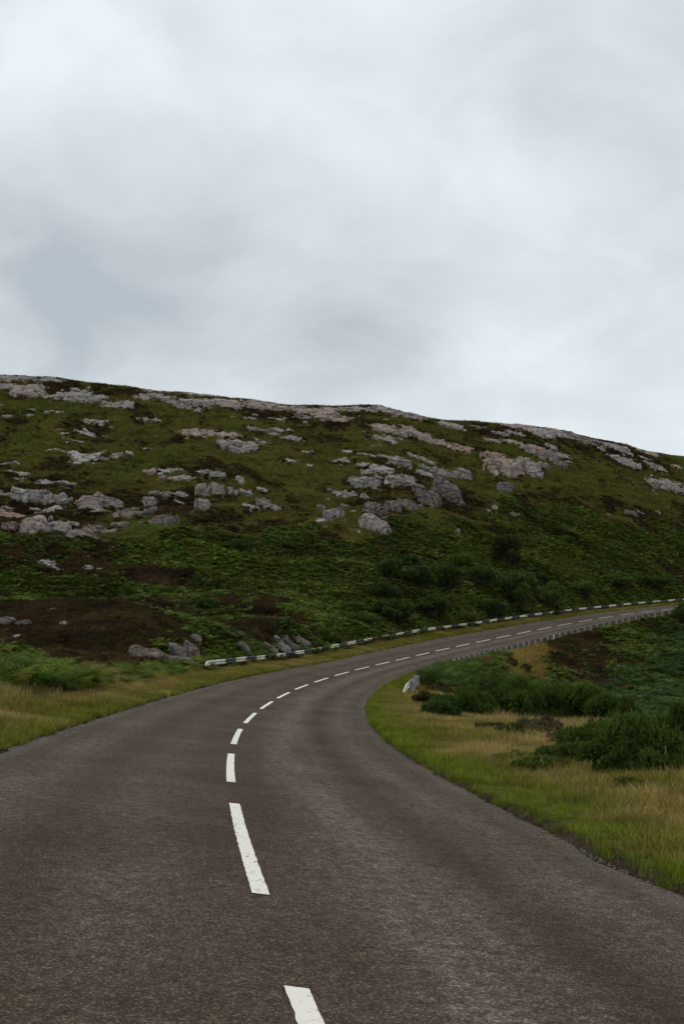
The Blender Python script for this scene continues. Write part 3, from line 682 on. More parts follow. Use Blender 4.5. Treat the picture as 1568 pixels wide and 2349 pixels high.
OUT = [  # label, nearest distance, [(view, x0, y0, x1, y1, tone)]
 ('long pale bedrock slab capping the skyline at the far left', 90, [(1, -60, 62, 210, 120, 'g'), (1, 190, 85, 400, 130, 'g'), (1, -40, 118, 110, 172, 'g')]),
 ('smooth pinkish slab under the far left skyline, left of the dark hollow', 90, [(1, 90, 122, 268, 215, 'm'), (1, 255, 190, 370, 222, 'p')]),
 ('broad grey slab tapering down right, right of the dark hollow', 90, [(1, 378, 138, 590, 235, 'g'), (1, 470, 195, 650, 250, 'g'), (1, 625, 235, 745, 285, 'p')]),
 ('small grey outcrop just right of the tapering grey slab', 90, [(1, 705, 225, 835, 285, 'g')]),
 ('flat grey slab on the crest with a bump on the skyline', 90, [(1, 860, 182, 1075, 240, 'm'), (1, 850, 138, 1030, 175, 'g')]),
 ('largest grey whaleback slab on the crest left of centre', 90, [(1, 1080, 205, 1300, 290, 'g'), (1, 1270, 205, 1525, 280, 'm'), (1, 1105, 175, 1395, 208, 'm')]),
 ('pair of pale stones in the grass left of mid slope, upper', 90, [(1, 540, 345, 665, 390, 'g'), (1, 470, 378, 540, 400, 'g')]),
 ('pale grey boulder above a darker one in the left grass', 90, [(1, 485, 410, 605, 462, 'w'), (1, 395, 460, 525, 496, 'g'), (1, 345, 402, 398, 427, 'd'), (1, 378, 435, 442, 454, 'g')]),
 ('whitish boulder alone in the left meadow with stones to its right', 90, [(1, 445, 553, 630, 622, 'w'), (1, 635, 590, 700, 612, 'g'), (1, 698, 562, 768, 600, 'g'), (1, 790, 552, 832, 578, 'w'), (1, 640, 542, 668, 560, 'w')]),
 ('low stone left of the whitish boulder', 90, [(1, 298, 530, 408, 564, 'm')]),
 ('flat pale slab in open grass below the crest, left of centre', 90, [(1, 838, 332, 920, 358, 'w'), (1, 890, 342, 1024, 376, 'w')]),
 ('pink slab lying in grass below the whaleback slab', 90, [(1, 1150, 405, 1270, 462, 'p'), (1, 1250, 410, 1372, 458, 'p'), (1, 1090, 420, 1160, 445, 'p')]),
 ('small pink slab above the furrowed grey slab', 90, [(1, 1372, 415, 1508, 467, 'p')]),
 ('furrowed blue grey slab in the upper middle of the hill', 90, [(2, -30, 305, 130, 402, 'g'), (2, 80, 320, 205, 395, 'g'), (2, 155, 308, 220, 332, 'g'), (2, 205, 320, 292, 357, 'm')]),
 ('low stones in the left meadow right of the whitish boulder', 90, [(1, 880, 525, 930, 548, 'g'), (1, 920, 518, 968, 546, 'w')]),
 ('chain of broken outcrops led by a reddish block, centre left', 80, [(1, 893, 653, 990, 702, 'r'), (1, 988, 645, 1145, 698, 'w'), (1, 1058, 690, 1240, 742, 'm'), (1, 1225, 655, 1315, 702, 'w'), (1, 1298, 660, 1415, 722, 'g')]),
 ('tall grey rib of rock dropping from the centre left outcrop chain', 80, [(1, 1232, 730, 1315, 820, 'm'), (1, 1230, 800, 1312, 912, 'm'), (1, 1308, 725, 1402, 832, 'g')]),
 ('cluster of small jagged boulders left of the grey rib', 80, [(1, 935, 780, 1008, 832, 'g'), (1, 900, 815, 978, 900, 'g'), (1, 1000, 800, 1090, 850, 'd'), (1, 1080, 795, 1172, 850, 'g'), (1, 1060, 850, 1155, 887, 'm')]),
 ('domed grey boulder pair in the heather, left hillside', 80, [(1, 497, 828, 640, 912, 'm'), (1, 590, 805, 748, 897, 'g'), (1, 572, 905, 682, 948, 'g')]),
 ('stacked grey crag of blocks at the far left, upper tier', 80, [(1, 70, 765, 178, 868, 'w'), (1, 172, 765, 302, 868, 'g'), (1, 288, 800, 432, 885, 'g'), (1, 230, 720, 345, 772, 'w'), (1, -30, 770, 78, 842, 'm')]),
 ('thin pale ledges above the stacked grey crag', 80, [(1, 60, 680, 178, 712, 'w'), (1, 90, 708, 152, 747, 'g'), (1, 342, 730, 474, 768, 'g'), (1, 0, 620, 110, 652, 'g')]),
 ('reddish block at the left picture edge with a grey slab beside it', 80, [(1, -40, 890, 152, 976, 'r'), (1, 188, 890, 255, 932, 'p'), (1, 246, 893, 408, 944, 'g')]),
 ('biggest pinkish grey dome of the left crag, lower tier', 80, [(1, 148, 940, 330, 1065, 'm'), (1, 290, 950, 440, 1062, 'm'), (1, 412, 975, 492, 1035, 'm')]),
 ('low grey rocks at the foot of the left crag', 80, [(1, 430, 1025, 578, 1087, 'm'), (1, 522, 1010, 640, 1067, 'd'), (1, 632, 1030, 728, 1074, 'g'), (1, 25, 985, 98, 1060, 'd')]),
 ('dark overhanging ledge right of the left crag', 80, [(1, 732, 905, 910, 972, 'd'), (1, 895, 893, 975, 965, 'd'), (1, 958, 918, 1112, 1017, 'd'), (1, 698, 978, 802, 1037, 'd')]),
 ('scatter of small stones in the grass at far left upper slope', 90, [(1, 170, 286, 222, 306, 'g'), (1, 272, 296, 358, 320, 'm'), (1, 152, 318, 208, 341, 'g'), (1, 8, 318, 84, 350, 'p'), (1, 378, 298, 408, 312, 'g')]),
 ('lichen spotted rubble in dark heather, middle of the hill', 80, [(2, 70, 545, 124, 602, 'w'), (2, 18, 620, 78, 672, 'w'), (2, 98, 630, 164, 673, 'g'), (2, 200, 612, 262, 657, 'w'), (2, 128, 716, 218, 768, 'w'), (2, 192, 685, 284, 752, 'd'), (2, 278, 718, 348, 768, 'g')]),
 ('long pink slab forming the skyline left of centre', 90, [(2, 130, 80, 330, 145, 'p'), (2, 290, 85, 540, 155, 'p'), (2, 480, 120, 700, 182, 'p'), (2, 570, 150, 768, 216, 'p')]),
 ('low grey ledges along the skyline at centre', 90, [(2, 598, 112, 705, 142, 'g'), (2, 695, 108, 880, 152, 'g'), (2, 865, 115, 955, 157, 'g'), (2, 938, 120, 1120, 170, 'g'), (2, 1080, 130, 1245, 192, 'g')]),
 ('flat grey skyline slab right of centre', 90, [(2, 1288, 203, 1515, 250, 'g')]),
 ('large pale pink slab below the centre skyline', 90, [(2, 912, 220, 1130, 285, 'p'), (2, 1090, 238, 1264, 300, 'p'), (2, 1150, 265, 1250, 322, 'm')]),
 ('pair of pink slabs stepping down right of the large pink slab', 90, [(2, 1242, 303, 1388, 358, 'p'), (2, 1388, 338, 1534, 398, 'r')]),
 ('grey slab tucked under the large pale pink slab', 90, [(2, 928, 288, 1078, 338, 'g'), (2, 875, 288, 960, 312, 'm'), (2, 902, 345, 968, 368, 'g')]),
 ('thin broken ledges under the pink skyline slab', 90, [(2, 432, 163, 534, 203, 'm'), (2, 118, 182, 222, 204, 'g'), (2, 250, 180, 390, 203, 'g')]),
 ('mixed small outcrops in the grass above centre', 90, [(2, 138, 243, 248, 278, 'g'), (2, 283, 243, 378, 277, 'g'), (2, 343, 293, 484, 338, 'g'), (2, 262, 275, 352, 300, 'g'), (2, 368, 255, 440, 273, 'm')]),
 ('three low pale stones in the open grass at centre', 90, [(2, 456, 388, 548, 413, 'p'), (2, 368, 442, 474, 474, 'w'), (2, 503, 475, 548, 498, 'w')]),
 ('small pink and grey slab pair at centre, in moor grass', 90, [(2, 658, 437, 778, 478, 'm'), (2, 738, 383, 792, 412, 'w')]),
 ('narrow pale ledge running right from centre', 90, [(2, 808, 403, 940, 428, 'p'), (2, 925, 405, 1045, 442, 'p'), (2, 1038, 410, 1154, 488, 'g'), (2, 1148, 420, 1305, 457, 'm')]),
 ('grey dome and blocks at the left of the central crag', 85, [(2, 783, 543, 945, 634, 'g'), (2, 858, 488, 938, 548, 'g'), (2, 902, 470, 1044, 537, 'w'), (2, 833, 468, 912, 503, 'm'), (2, 932, 533, 988, 572, 'w'), (2, 1000, 570, 1038, 607, 'w')]),
 ('biggest rounded dome of the central crag', 85, [(2, 1028, 528, 1194, 625, 'm'), (2, 1178, 580, 1244, 658, 'd')]),
 ('grey slabs climbing right above the central crag', 85, [(2, 1233, 458, 1314, 523, 'g'), (2, 1298, 470, 1398, 548, 'g'), (2, 1188, 513, 1314, 558, 'g')]),
 ('pinkish end block of the central crag, upper right', 85, [(2, 1388, 478, 1454, 558, 'm'), (2, 1448, 488, 1534, 568, 'm')]),
 ('dark cliff face slanting under the central crag', 85, [(2, 1318, 573, 1468, 695, 'd'), (2, 1218, 623, 1334, 735, 'd'), (2, 1088, 668, 1224, 755, 'd'), (2, 1013, 688, 1094, 775, 'd')]),
 ('lowest grey crag foot with white lichen, centre', 85, [(2, 862, 778, 1014, 894, 'g'), (2, 888, 708, 1004, 795, 'd')]),
 ('group of small grey blocks with a white one, centre', 85, [(2, 578, 708, 624, 763, 'w'), (2, 628, 723, 738, 808, 'g'), (2, 622, 778, 678, 828, 'd'), (2, 568, 813, 638, 845, 'w')]),
 ('small dark boulders in heather left of the central crag', 85, [(2, 643, 620, 694, 663, 'd'), (2, 688, 638, 819, 694, 'g'), (2, 728, 698, 778, 754, 'g'), (2, 848, 638, 908, 699, 'm'), (2, 773, 763, 828, 788, 'g')]),
 ('lone pinkish stone in the bracken right of centre', 85, [(2, 1433, 876, 1478, 906, 'p')]),
 ('smooth pale pink dome standing on the right skyline', 90, [(3, 425, 100, 655, 155, 'p'), (3, 590, 132, 745, 198, 'g'), (3, 715, 143, 855, 198, 'm')]),
 ('grey ledges left of the pink skyline dome', 90, [(3, 362, 156, 474, 193, 'g'), (3, 458, 148, 564, 193, 'g'), (3, 232, 118, 330, 153, 'd')]),
 ('pink grey terraced slabs at right centre, upper', 90, [(3, 303, 203, 440, 234, 'p'), (3, 420, 210, 565, 243, 'p'), (3, 556, 228, 690, 300, 'm'), (3, 640, 250, 755, 335, 'm'), (3, 698, 233, 775, 278, 'g')]),
 ('largest salmon pink slab on the right hillside', 90, [(3, 298, 280, 440, 372, 'r'), (3, 350, 310, 530, 432, 'p'), (3, 515, 313, 645, 408, 'm'), (3, 598, 383, 684, 453, 'g'), (3, 658, 343, 724, 393, 'g')]),
 ('dark craggy rocks descending the right skyline', 90, [(3, 838, 168, 994, 228, 'd'), (3, 985, 203, 1094, 245, 'd'), (3, 1078, 238, 1244, 295, 'g'), (3, 1005, 258, 1074, 284, 'm')]),
 ('pinkish skyline slab nearest the right edge', 90, [(3, 1238, 253, 1395, 303, 'p')]),
 ('grey lichen covered crag below the right skyline', 90, [(3, 1088, 298, 1190, 345, 'w'), (3, 1160, 315, 1284, 388, 'g'), (3, 1278, 313, 1354, 345, 'g'), (3, 1333, 358, 1454, 408, 'g')]),
 ('broken pink ledges at the right picture edge', 90, [(3, 1318, 433, 1394, 503, 'm'), (3, 1388, 453, 1554, 530, 'm'), (3, 1453, 498, 1590, 545, 'm')]),
 ('small blocks right of the terraced slabs', 90, [(3, 758, 283, 854, 333, 'g'), (3, 818, 343, 878, 364, 'g'), (3, 753, 318, 824, 388, 'd')]),
 ('flat pink stone at the right edge under the skyline', 90, [(3, 1478, 368, 1556, 391, 'p')]),
 ('small grey boulders in the bracken right of centre', 90, [(3, 363, 603, 404, 658, 'g'), (3, 328, 648, 364, 678, 'g'), (3, 478, 653, 534, 703, 'd'), (3, 398, 458, 489, 538, 'd')]),
 ('grey stones in heather on the right hillside', 90, [(3, 1203, 638, 1264, 693, 'd'), (3, 1278, 653, 1319, 688, 'w'), (3, 1083, 663, 1109, 693, 'p'), (3, 1390, 655, 1420, 685, 'd')]),
 ('lichened rubble on the small heather knoll, far left', 60, [(4, 253, 198, 348, 272, 'w'), (4, 333, 260, 409, 295, 'w'), (4, 253, 256, 279, 280, 'w')]),
 ('two grey boulders right of the small heather knoll', 60, [(4, 523, 241, 586, 295, 'g'), (4, 608, 255, 656, 292, 'm')]),
 ('pale slabs at the left end of the near heather knoll', 40, [(4, -40, 558, 79, 633, 'g'), (4, 108, 576, 194, 638, 'w'), (4, 193, 576, 264, 603, 'w'), (4, -20, 638, 49, 673, 'g')]),
 ('small white stones on top of the near heather knoll', 40, [(4, 273, 513, 374, 545, 'w'), (4, 300, 583, 354, 618, 'w'), (4, 383, 573, 444, 635, 'w')]),
 ('thin pale ledges low on the left of the near knoll', 36, [(4, 63, 681, 159, 723, 'w'), (4, 23, 743, 126, 778, 'g')]),
 ('pale stones on the skyline of the near heather knoll', 50, [(4, 883, 476, 984, 511, 'w'), (4, 798, 488, 854, 513, 'm')]),
 ('grey lichened rock face at the right end of the near knoll', 36, [(0, 300, 1478, 448, 1518, 'd'), (0, 385, 1460, 436, 1514, 'g'), (0, 425, 1470, 456, 1510, 'd'), (0, 438, 1442, 460, 1478, 'd'), (0, 340, 1480, 396, 1514, 'd'), (0, 304, 1484, 350, 1514, 'd'), (0, 262, 1500, 314, 1522, 'd')]),
 ('low pale boulders behind the bracken under the near knoll', 28, [(4, 423, 863, 520, 912, 'g'), (4, 305, 905, 400, 955, 'w')]),
 ('weathered rock face behind the banded barrier', 50, [(0, 545, 1466, 575, 1506, 'd'), (0, 608, 1470, 636, 1500, 'd'), (0, 630, 1450, 652, 1484, 'g'), (0, 640, 1462, 664, 1498, 'g'), (0, 652, 1452, 688, 1492, 'd'), (0, 676, 1454, 714, 1488, 'd')]),
 ('grey stones on the heather bank below the far barrier', 50, [(6, 1200, 558, 1232, 588, 'g'), (6, 1228, 566, 1264, 594, 'w')]),
]
def build_rocks():
    seed = 100
    for label, lo, pieces in OUT:
        nm = 'boulder' if len(pieces) == 1 else 'rock_outcrop'
        Fr = []
        for v, x0, y0, x1, y1, tone in pieces:
            k, ox, oy = Z[v]; Fr.append((x0 * k + ox, y0 * k + oy, x1 * k + ox, y1 * k + oy, tone))
        steep = 'face' in label or 'foot' in label
        if len(Fr) == 1:
            o = rock_piece('boulder', *Fr[0], seed, lo, None); seed += 1
            tag(o, label, 'rock', 'rocks on the moor'); continue
        b = [min(f[0] for f in Fr), min(f[1] for f in Fr), max(f[2] for f in Fr), max(f[3] for f in Fr)]
        base = hit((b[0] + b[2]) / 2, b[3], lo)
        if base is None: base = hit((b[0] + b[2]) / 2, b[3] + 20, lo)
        root = empty('rock_outcrop', base); tag(root, label, 'rock outcrop', 'rocks on the moor')
        for f in Fr:
            rock_piece('rock_slab' if (f[2] - f[0]) > 2.2 * (f[3] - f[1]) else 'rock_block', *f, seed, lo, root, steep=steep); seed += 1
        R2 = random.Random(seed)                       # loose fragments about the outcrop
        if lo >= 60:
            for k in range(min(2 + len(Fr), 6)):
                f = R2.choice(Fr); w = f[2] - f[0]; h = f[3] - f[1]; sz = R2.uniform(.16, .34)
                x = R2.uniform(f[0] - .5 * w, f[2] + .5 * w); y = f[3] + R2.uniform(-.6, .8) * h
                ww = max(sz * min(w, 46), 4.0); hw = ww * R2.uniform(.35, .6)
                rock_piece('rock_fragment', x - ww / 2, y - hw, x + ww / 2, y, R2.choice([f[4], 'g', 'w', 'd']), seed, lo, root); seed += 1
build_rocks()
RK = np.array([(r[0], r[1], r[2], r[3], r[4][0], r[4][1]) for r in ROCKS])
def off_rock(x, y, grow=0.85):
    keep = np.ones(len(x), bool)
    for r in RK:
        dx = x - r[0]; dy = y - r[1]; a = dx * r[4] + dy * r[5]; b = -dx * r[5] + dy * r[4]
        keep &= ((a / (r[2] * grow))**2 + (b / (r[3] * grow))**2) > 1
    return keep

# ------------------------------------------------------------------ plants: leaf level meshes
class LM:
    """collects leaf faces; each face set is its own island"""
    def __init__(s): s.V = []; s.F = []; s.part = []; s.alt = []; s.n = 0
    def add(s, V, Fc, part=0.0, alt=(0, 0, 0)):
        for f in Fc: s.F.append(tuple(i + s.n for i in f))
        s.V.extend(V); s.n += len(V); s.part += [part] * len(V); s.alt += [alt] * len(V)
    def mesh(s, name, material):
        me = mesh_np(name, np.array(s.V), s.F, material); fattr(me, 'part', s.part); cattr(me, 'alt', np.array(s.alt)); return me
def blade(lm, base, ang, h, lean, w, part=0.0, alt=(0, 0, 0), seg=3):
    d = np.array([math.cos(ang), math.sin(ang), 0]); q = np.array([-d[1], d[0], 0]); V = []
    for i in range(seg):
        t = i / seg; c = base + d * lean * t * t + UP * h * t * (1 - 0.15 * t * lean / max(h, .01)); ww = w * (1 - t * 0.75) / 2
        V += [c - q * ww, c + q * ww]
    V.append(base + d * lean + UP * h * (1 - 0.15 * lean / max(h, .01)))
    Fc = [(2 * i, 2 * i + 1, 2 * i + 3, 2 * i + 2) for i in range(seg - 1)] + [(2 * seg - 2, 2 * seg - 1, 2 * seg)]
    lm.add(V, Fc, part, alt)
def proto_grass(name, n, h0, h1, spread, w, lean, dead=0.2, heads=0.0, seed=1):
    r = random.Random(seed); lm = LM()
    for i in range(n):
        a = r.uniform(0, 6.283); rad = spread * math.sqrt(r.random()); b = np.array([math.cos(a) * rad, math.sin(a) * rad, -0.02])
        h = r.uniform(h0, h1); dd = r.random() < dead
        ang = a + r.uniform(-1.2, 1.2); ln = h * r.uniform(0.15, lean)
        blade(lm, b, ang, h, ln, w * r.uniform(0.7, 1.2), 0.6 if dd else 0.0, (.27, .215, .085))
        if r.random() < heads:
            d = np.array([math.cos(ang), math.sin(ang), 0]); tip = b + d * ln * 1.1 + UP * h * 1.25; q = np.array([-d[1], d[0], 0])
            blade(lm, b, ang, h * 1.3, ln * 1.1, w * 0.6, 0.7, (.30, .235, .11))
            lm.add([tip - q * .003 - UP * .03, tip + q * .003 - UP * .03, tip + q * .005 + UP * .02 + d * .01, tip - q * .004 + UP * .02 + d * .01, tip + UP * .05 + d * .03], [(0, 1, 2, 3), (3, 2, 4)], 0.9, (.36, .27, .14))
    return bpy.data.objects.new(name, lm.mesh(name, M_LEAF))
def proto_fern(name, fronds, length, pairs, detail, seed):
    r = random.Random(seed); lm = LM()
    for f in range(fronds):
        a = f / fronds * 6.283 + r.uniform(-.5, .5); d = np.array([math.cos(a), math.sin(a), 0]); q = np.array([-d[1], d[0], 0])
        Lf = length * r.uniform(0.7, 1.1); stem = Lf * r.uniform(0.45, 0.7); rise = r.uniform(0.75, 1.0)
        b0 = d * r.uniform(0, 0.12)
        def P(t):  # rachis: rises, then arches over
            return b0 + d * (Lf * (0.12 * t + 0.62 * t * t)) + UP * (stem * 0.55 + Lf * rise * (0.75 * t - 0.42 * t * t) if True else 0)
        lm.add([b0 - q * .006, b0 + q * .006, P(0) + q * .005, P(0) - q * .005], [(0, 1, 2, 3)], 0.8, (.07, .075, .02))
        lm.add([P(0) - q * .004, P(0) + q * .004, P(.5) + q * .003, P(.5) - q * .003, P(1)], [(0, 1, 2, 3), (3, 2, 4)], 0.6, (.07, .08, .02))
        dead = 0.85 if r.random() < 0.06 else 0.0
        for k in range(pairs):
            t = (k + 0.5) / pairs; c = P(t); tg = P(min(t + .05, 1.05)) - c; tg /= np.linalg.norm(tg)
            pl = Lf * 0.40 * (1 - t) ** 0.8 * (0.75 + 0.25 * min(1, t * 5)) + 0.02
            for sd in (-1, 1):
                dr = q * sd * 0.9 + tg * 0.42 + UP * r.uniform(-.28, .05); dr /= np.linalg.norm(dr)
                nrm = np.cross(dr, tg); wd = tg * (pl * (0.17 if detail else 0.24))
                if detail:
                    m = max(4, int(pl / 0.035)); V = []; Fc = []
                    for j in range(m):
                        u0 = j / m; u1 = (j + 0.75) / m; ww = (1 - u0) ** 0.7; cc = c + dr * pl * u0 - UP * .10 * pl * u0 * u0; ce = c + dr * pl * (u1) - UP * .10 * pl * u1 * u1
                        i = len(V); V += [cc, ce, (cc + ce) / 2 + wd * ww + dr * pl * .05, (cc + ce) / 2 - wd * ww + dr * pl * .05]; Fc += [(i, i + 1, i + 2), (i + 1, i, i + 3)]
                    lm.add(V, Fc, dead, (.15, .075, .025))
                else:
                    e = c + dr * pl - UP * .12 * pl
                    lm.add([c - wd * .5, c + wd * .5, c + dr * pl * .55 + wd * .7, c + dr * pl * .5 - wd * .7, e], [(0, 3, 2, 1), (3, 4, 2)], dead, (.15, .075, .025))
    return bpy.data.objects.new(name, lm.mesh(name, M_LEAF))
def proto_heather(name, n, rad, h, bloom, seed):
    r = random.Random(seed); lm = LM()
    for i in range(n):
        a = r.uniform(0, 6.283); rr = rad * math.sqrt(r.random()); b = np.array([math.cos(a) * rr * .55, math.sin(a) * rr * .55, 0.0])
        top = np.array([math.cos(a) * rr, math.sin(a) * rr, h * (1 - 0.5 * (rr / rad)**2) * r.uniform(.65, 1.1)])
        d = top - b; q = np.cross(d, np.array([r.uniform(-1, 1), r.uniform(-1, 1), .3])); q /= np.linalg.norm(q) + 1e-6; w = .016 + .012 * r.random()
        bl = r.random() < bloom
        mid = b + d * 0.55
        lm.add([b + d * .15 - q * w * .5, b + d * .15 + q * w * .5, mid + q * w, mid - q * w, top], [(0, 1, 2, 3), (3, 2, 4)], 0.8 if bl else 0.0, (.12, .04, .075))
    return bpy.data.objects.new(name, lm.mesh(name, M_LEAF))
def scatter(name, protos, P, rot, scl, pid, tint, label, cat):
    """one 'stuff' object: points that carry plants"""
    me = bpy.data.meshes.new(name); P = np.asarray(P, np.float32); n = len(P)
    me.vertices.add(n); me.vertices.foreach_set('co', P.ravel())
    a = me.attributes.new('rot', 'FLOAT_VECTOR', 'POINT'); a.data.foreach_set('vector', np.asarray(rot, np.float32).ravel())
    fattr(me, 'scl', scl)
    a = me.attributes.new('pid', 'INT', 'POINT'); a.data.foreach_set('value', np.asarray(pid, np.int32))
    cattr(me, 'tint', tint)
    me.update()
    o = bpy.data.objects.new(name, me); COL.objects.link(o); tag(o, label, cat, kind='stuff')
    pc = bpy.data.collections.new(name + '_forms')
    for i, p in enumerate(protos): p.name = f'{name}_form_{chr(97 + i)}'; pc.objects.link(p)
    g = bpy.data.node_groups.new(name, 'GeometryNodeTree')
    g.interface.new_socket('Geometry', in_out='INPUT', socket_type='NodeSocketGeometry'); g.interface.new_socket('Geometry', in_out='OUTPUT', socket_type='NodeSocketGeometry')
    gi = g.nodes.new('NodeGroupInput'); go = g.nodes.new('NodeGroupOutput'); ip = g.nodes.new('GeometryNodeInstanceOnPoints')
    ci = g.nodes.new('GeometryNodeCollectionInfo'); ci.inputs['Collection'].default_value = pc; ci.inputs['Separate Children'].default_value = True; ci.inputs['Reset Children'].default_value = True
    def na(nm, dt):
        x = g.nodes.new('GeometryNodeInputNamedAttribute'); x.data_type = dt; x.inputs['Name'].default_value = nm; return x.outputs['Attribute']
    L = g.links.new
    er = g.nodes.new('FunctionNodeEulerToRotation'); L(na('rot', 'FLOAT_VECTOR'), er.inputs[0])
    L(gi.outputs[0], ip.inputs['Points']); L(ci.outputs[0], ip.inputs['Instance']); ip.inputs['Pick Instance'].default_value = True
    L(na('pid', 'INT'), ip.inputs['Instance Index']); L(er.outputs[0], ip.inputs['Rotation']); L(na('scl', 'FLOAT'), ip.inputs['Scale'])
    L(ip.outputs[0], go.inputs[0])
    md = o.modifiers.new('plants', 'NODES'); md.node_group = g
    return o
def tints(n, cols, wts, jit=0.22):
    c = np.array(cols)[rng.choice(len(cols), n, p=np.array(wts) / sum(wts))]
    return c * (1 + rng.normal(0, jit, (n, 1))).clip(.4, 1.8) * (1 + rng.normal(0, 0.06, (n, 3)))
def rots(n, tilt=0.15):
    return np.stack([rng.normal(0, tilt, n), rng.normal(0, tilt, n), rng.uniform(0, 6.283, n)], 1)
def wedge(n, r0, r1, azd=25.5):
    r = np.sqrt(rng.uniform(r0 * r0, r1 * r1, n)); a = np.radians(rng.uniform(-azd, azd, n)); return np.sin(a) * r, np.cos(a) * r

# --- far moor: bracken, heather, tussocks
def build_moor():
    x, y = wedge(225000, 44, 262); x2, y2 = wedge(72000, 30, 110); x = np.concatenate([x, x2]); y = np.concatenate([y, y2])
    z = Hg(x, y)
    W, s, lat, d = cover(x, y, z)
    k = off_rock(x, y, .74) & (d > 1.7)
    ring = ~off_rock(x, y, 1.45) & (z > 3)
    wb = W['bracken']; wh = W['heather'] + W['purple']; wg = W['moor'] + W['green'] + W['straw']
    wh = np.where(ring, np.maximum(wh, .9 * sstep(-.1, .3, fbm(x / 4, y / 5, 187, 3))), wh)
    wg1 = wg; wb, wh, wg = wb**2, wh**2, wg**2
    u = rng.uniform(0, 1, len(x)); tot = wb + wh + wg + 1e-6
    isb = k & (u < wb / tot) & (W['verge'] < .5); ish = k & ~isb & (u < (wb + wh) / tot) & (W['verge'] < .5); isg = k & ~isb & ~ish & (W['verge'] < .5)
    # thin out
    isb &= rng.uniform(0, 1, len(x)) < 0.85; isg &= rng.uniform(0, 1, len(x)) < 0.75
    far = [proto_fern('f', 8, 0.52, 7, False, 11), proto_fern('f', 7, 0.48, 6, False, 12), proto_fern('f', 9, 0.5, 7, False, 13)]
    n = isb.sum(); P = np.stack([x, y, z - 0.05], 1)
    patch = fbm(x / 12, y / 12, 131, 3)
    tb = tints(n, [(.070, .108, .015), (.095, .132, .016), (.056, .096, .018), (.12, .115, .018), (.075, .055, .02)], [5, 3.5, 2.5, 1, .7]) * (1 + 0.65 * patch[isb])[:, None].clip(.4, 1.7) * 1.12
    scatter('bracken', far, P[isb], rots(n, .2), rng.uniform(.65, 1.3, n) * (1 + .35 * fbm(x[isb] / 6, y[isb] / 6, 133, 3)).clip(.6, 1.5), rng.integers(0, 3, n), tb, 'dark green bracken covering the lower hillside and banks', 'bracken')
    hp = [proto_heather('h', 130, .42, .38, .05, 21), proto_heather('h', 130, .38, .33, .12, 22), proto_heather('h', 120, .4, .36, .55, 23)]
    n = ish.sum(); th = tints(n, [(.062, .039, .017), (.044, .030, .014), (.086, .052, .018), (.062, .066, .015)], [4, 3, 2, 2.2])
    th *= (1 + .6 * fbm(x[ish] / 4, y[ish] / 4, 181, 4))[:, None].clip(.45, 1.8)
    pb = (W['purple'][ish] > .4) & (rng.uniform(0, 1, n) < .45)
    scatter('heather', hp, P[ish], rots(n, .2), rng.uniform(.75, 1.35, n) * np.where((x[ish] < 0) & (y[ish] < 80), .7, 1.0), np.where(pb, 2, rng.integers(0, 2, n)), th, 'brown heather on the knolls and around the rocks', 'heather')
    gp = [proto_grass('g', 46, .22, .5, .26, .035, .9, .25, 0, 31), proto_grass('g', 40, .2, .42, .24, .035, 1.1, .4, 0, 32)]
    n = isg.sum(); gcol = np.stack([sum(W[k][isg] * np.array(c)[i] for k, c in (('moor', (.116, .122, .019)), ('green', (.100, .128, .016)), ('straw', (.26, .19, .045)))) / (wg1[isg] + 1e-6) for i in range(3)], 1)
    stk = fbm(x[isg] / 11, z[isg] / 1.1 + y[isg] / 40, 143, 4)
    gcol *= (1 + rng.normal(0, .2, (n, 1))).clip(.5, 1.6) * (1 + .3 * fbm(x[isg] / 8, y[isg] / 12, 141, 3) + .45 * stk).clip(.35, 1.9)[:, None]
    gcol[:, 0] *= (1 - .22 * fbm(x[isg] / 6, z[isg] / 1.6, 147, 3)).clip(.7, 1.35)
    scatter('moor_grass', gp, P[isg], rots(n, .2), rng.uniform(.7, 1.3, n), rng.integers(0, 2, n), gcol, 'olive moor grass on the upper hillside', 'grass')
build_moor()

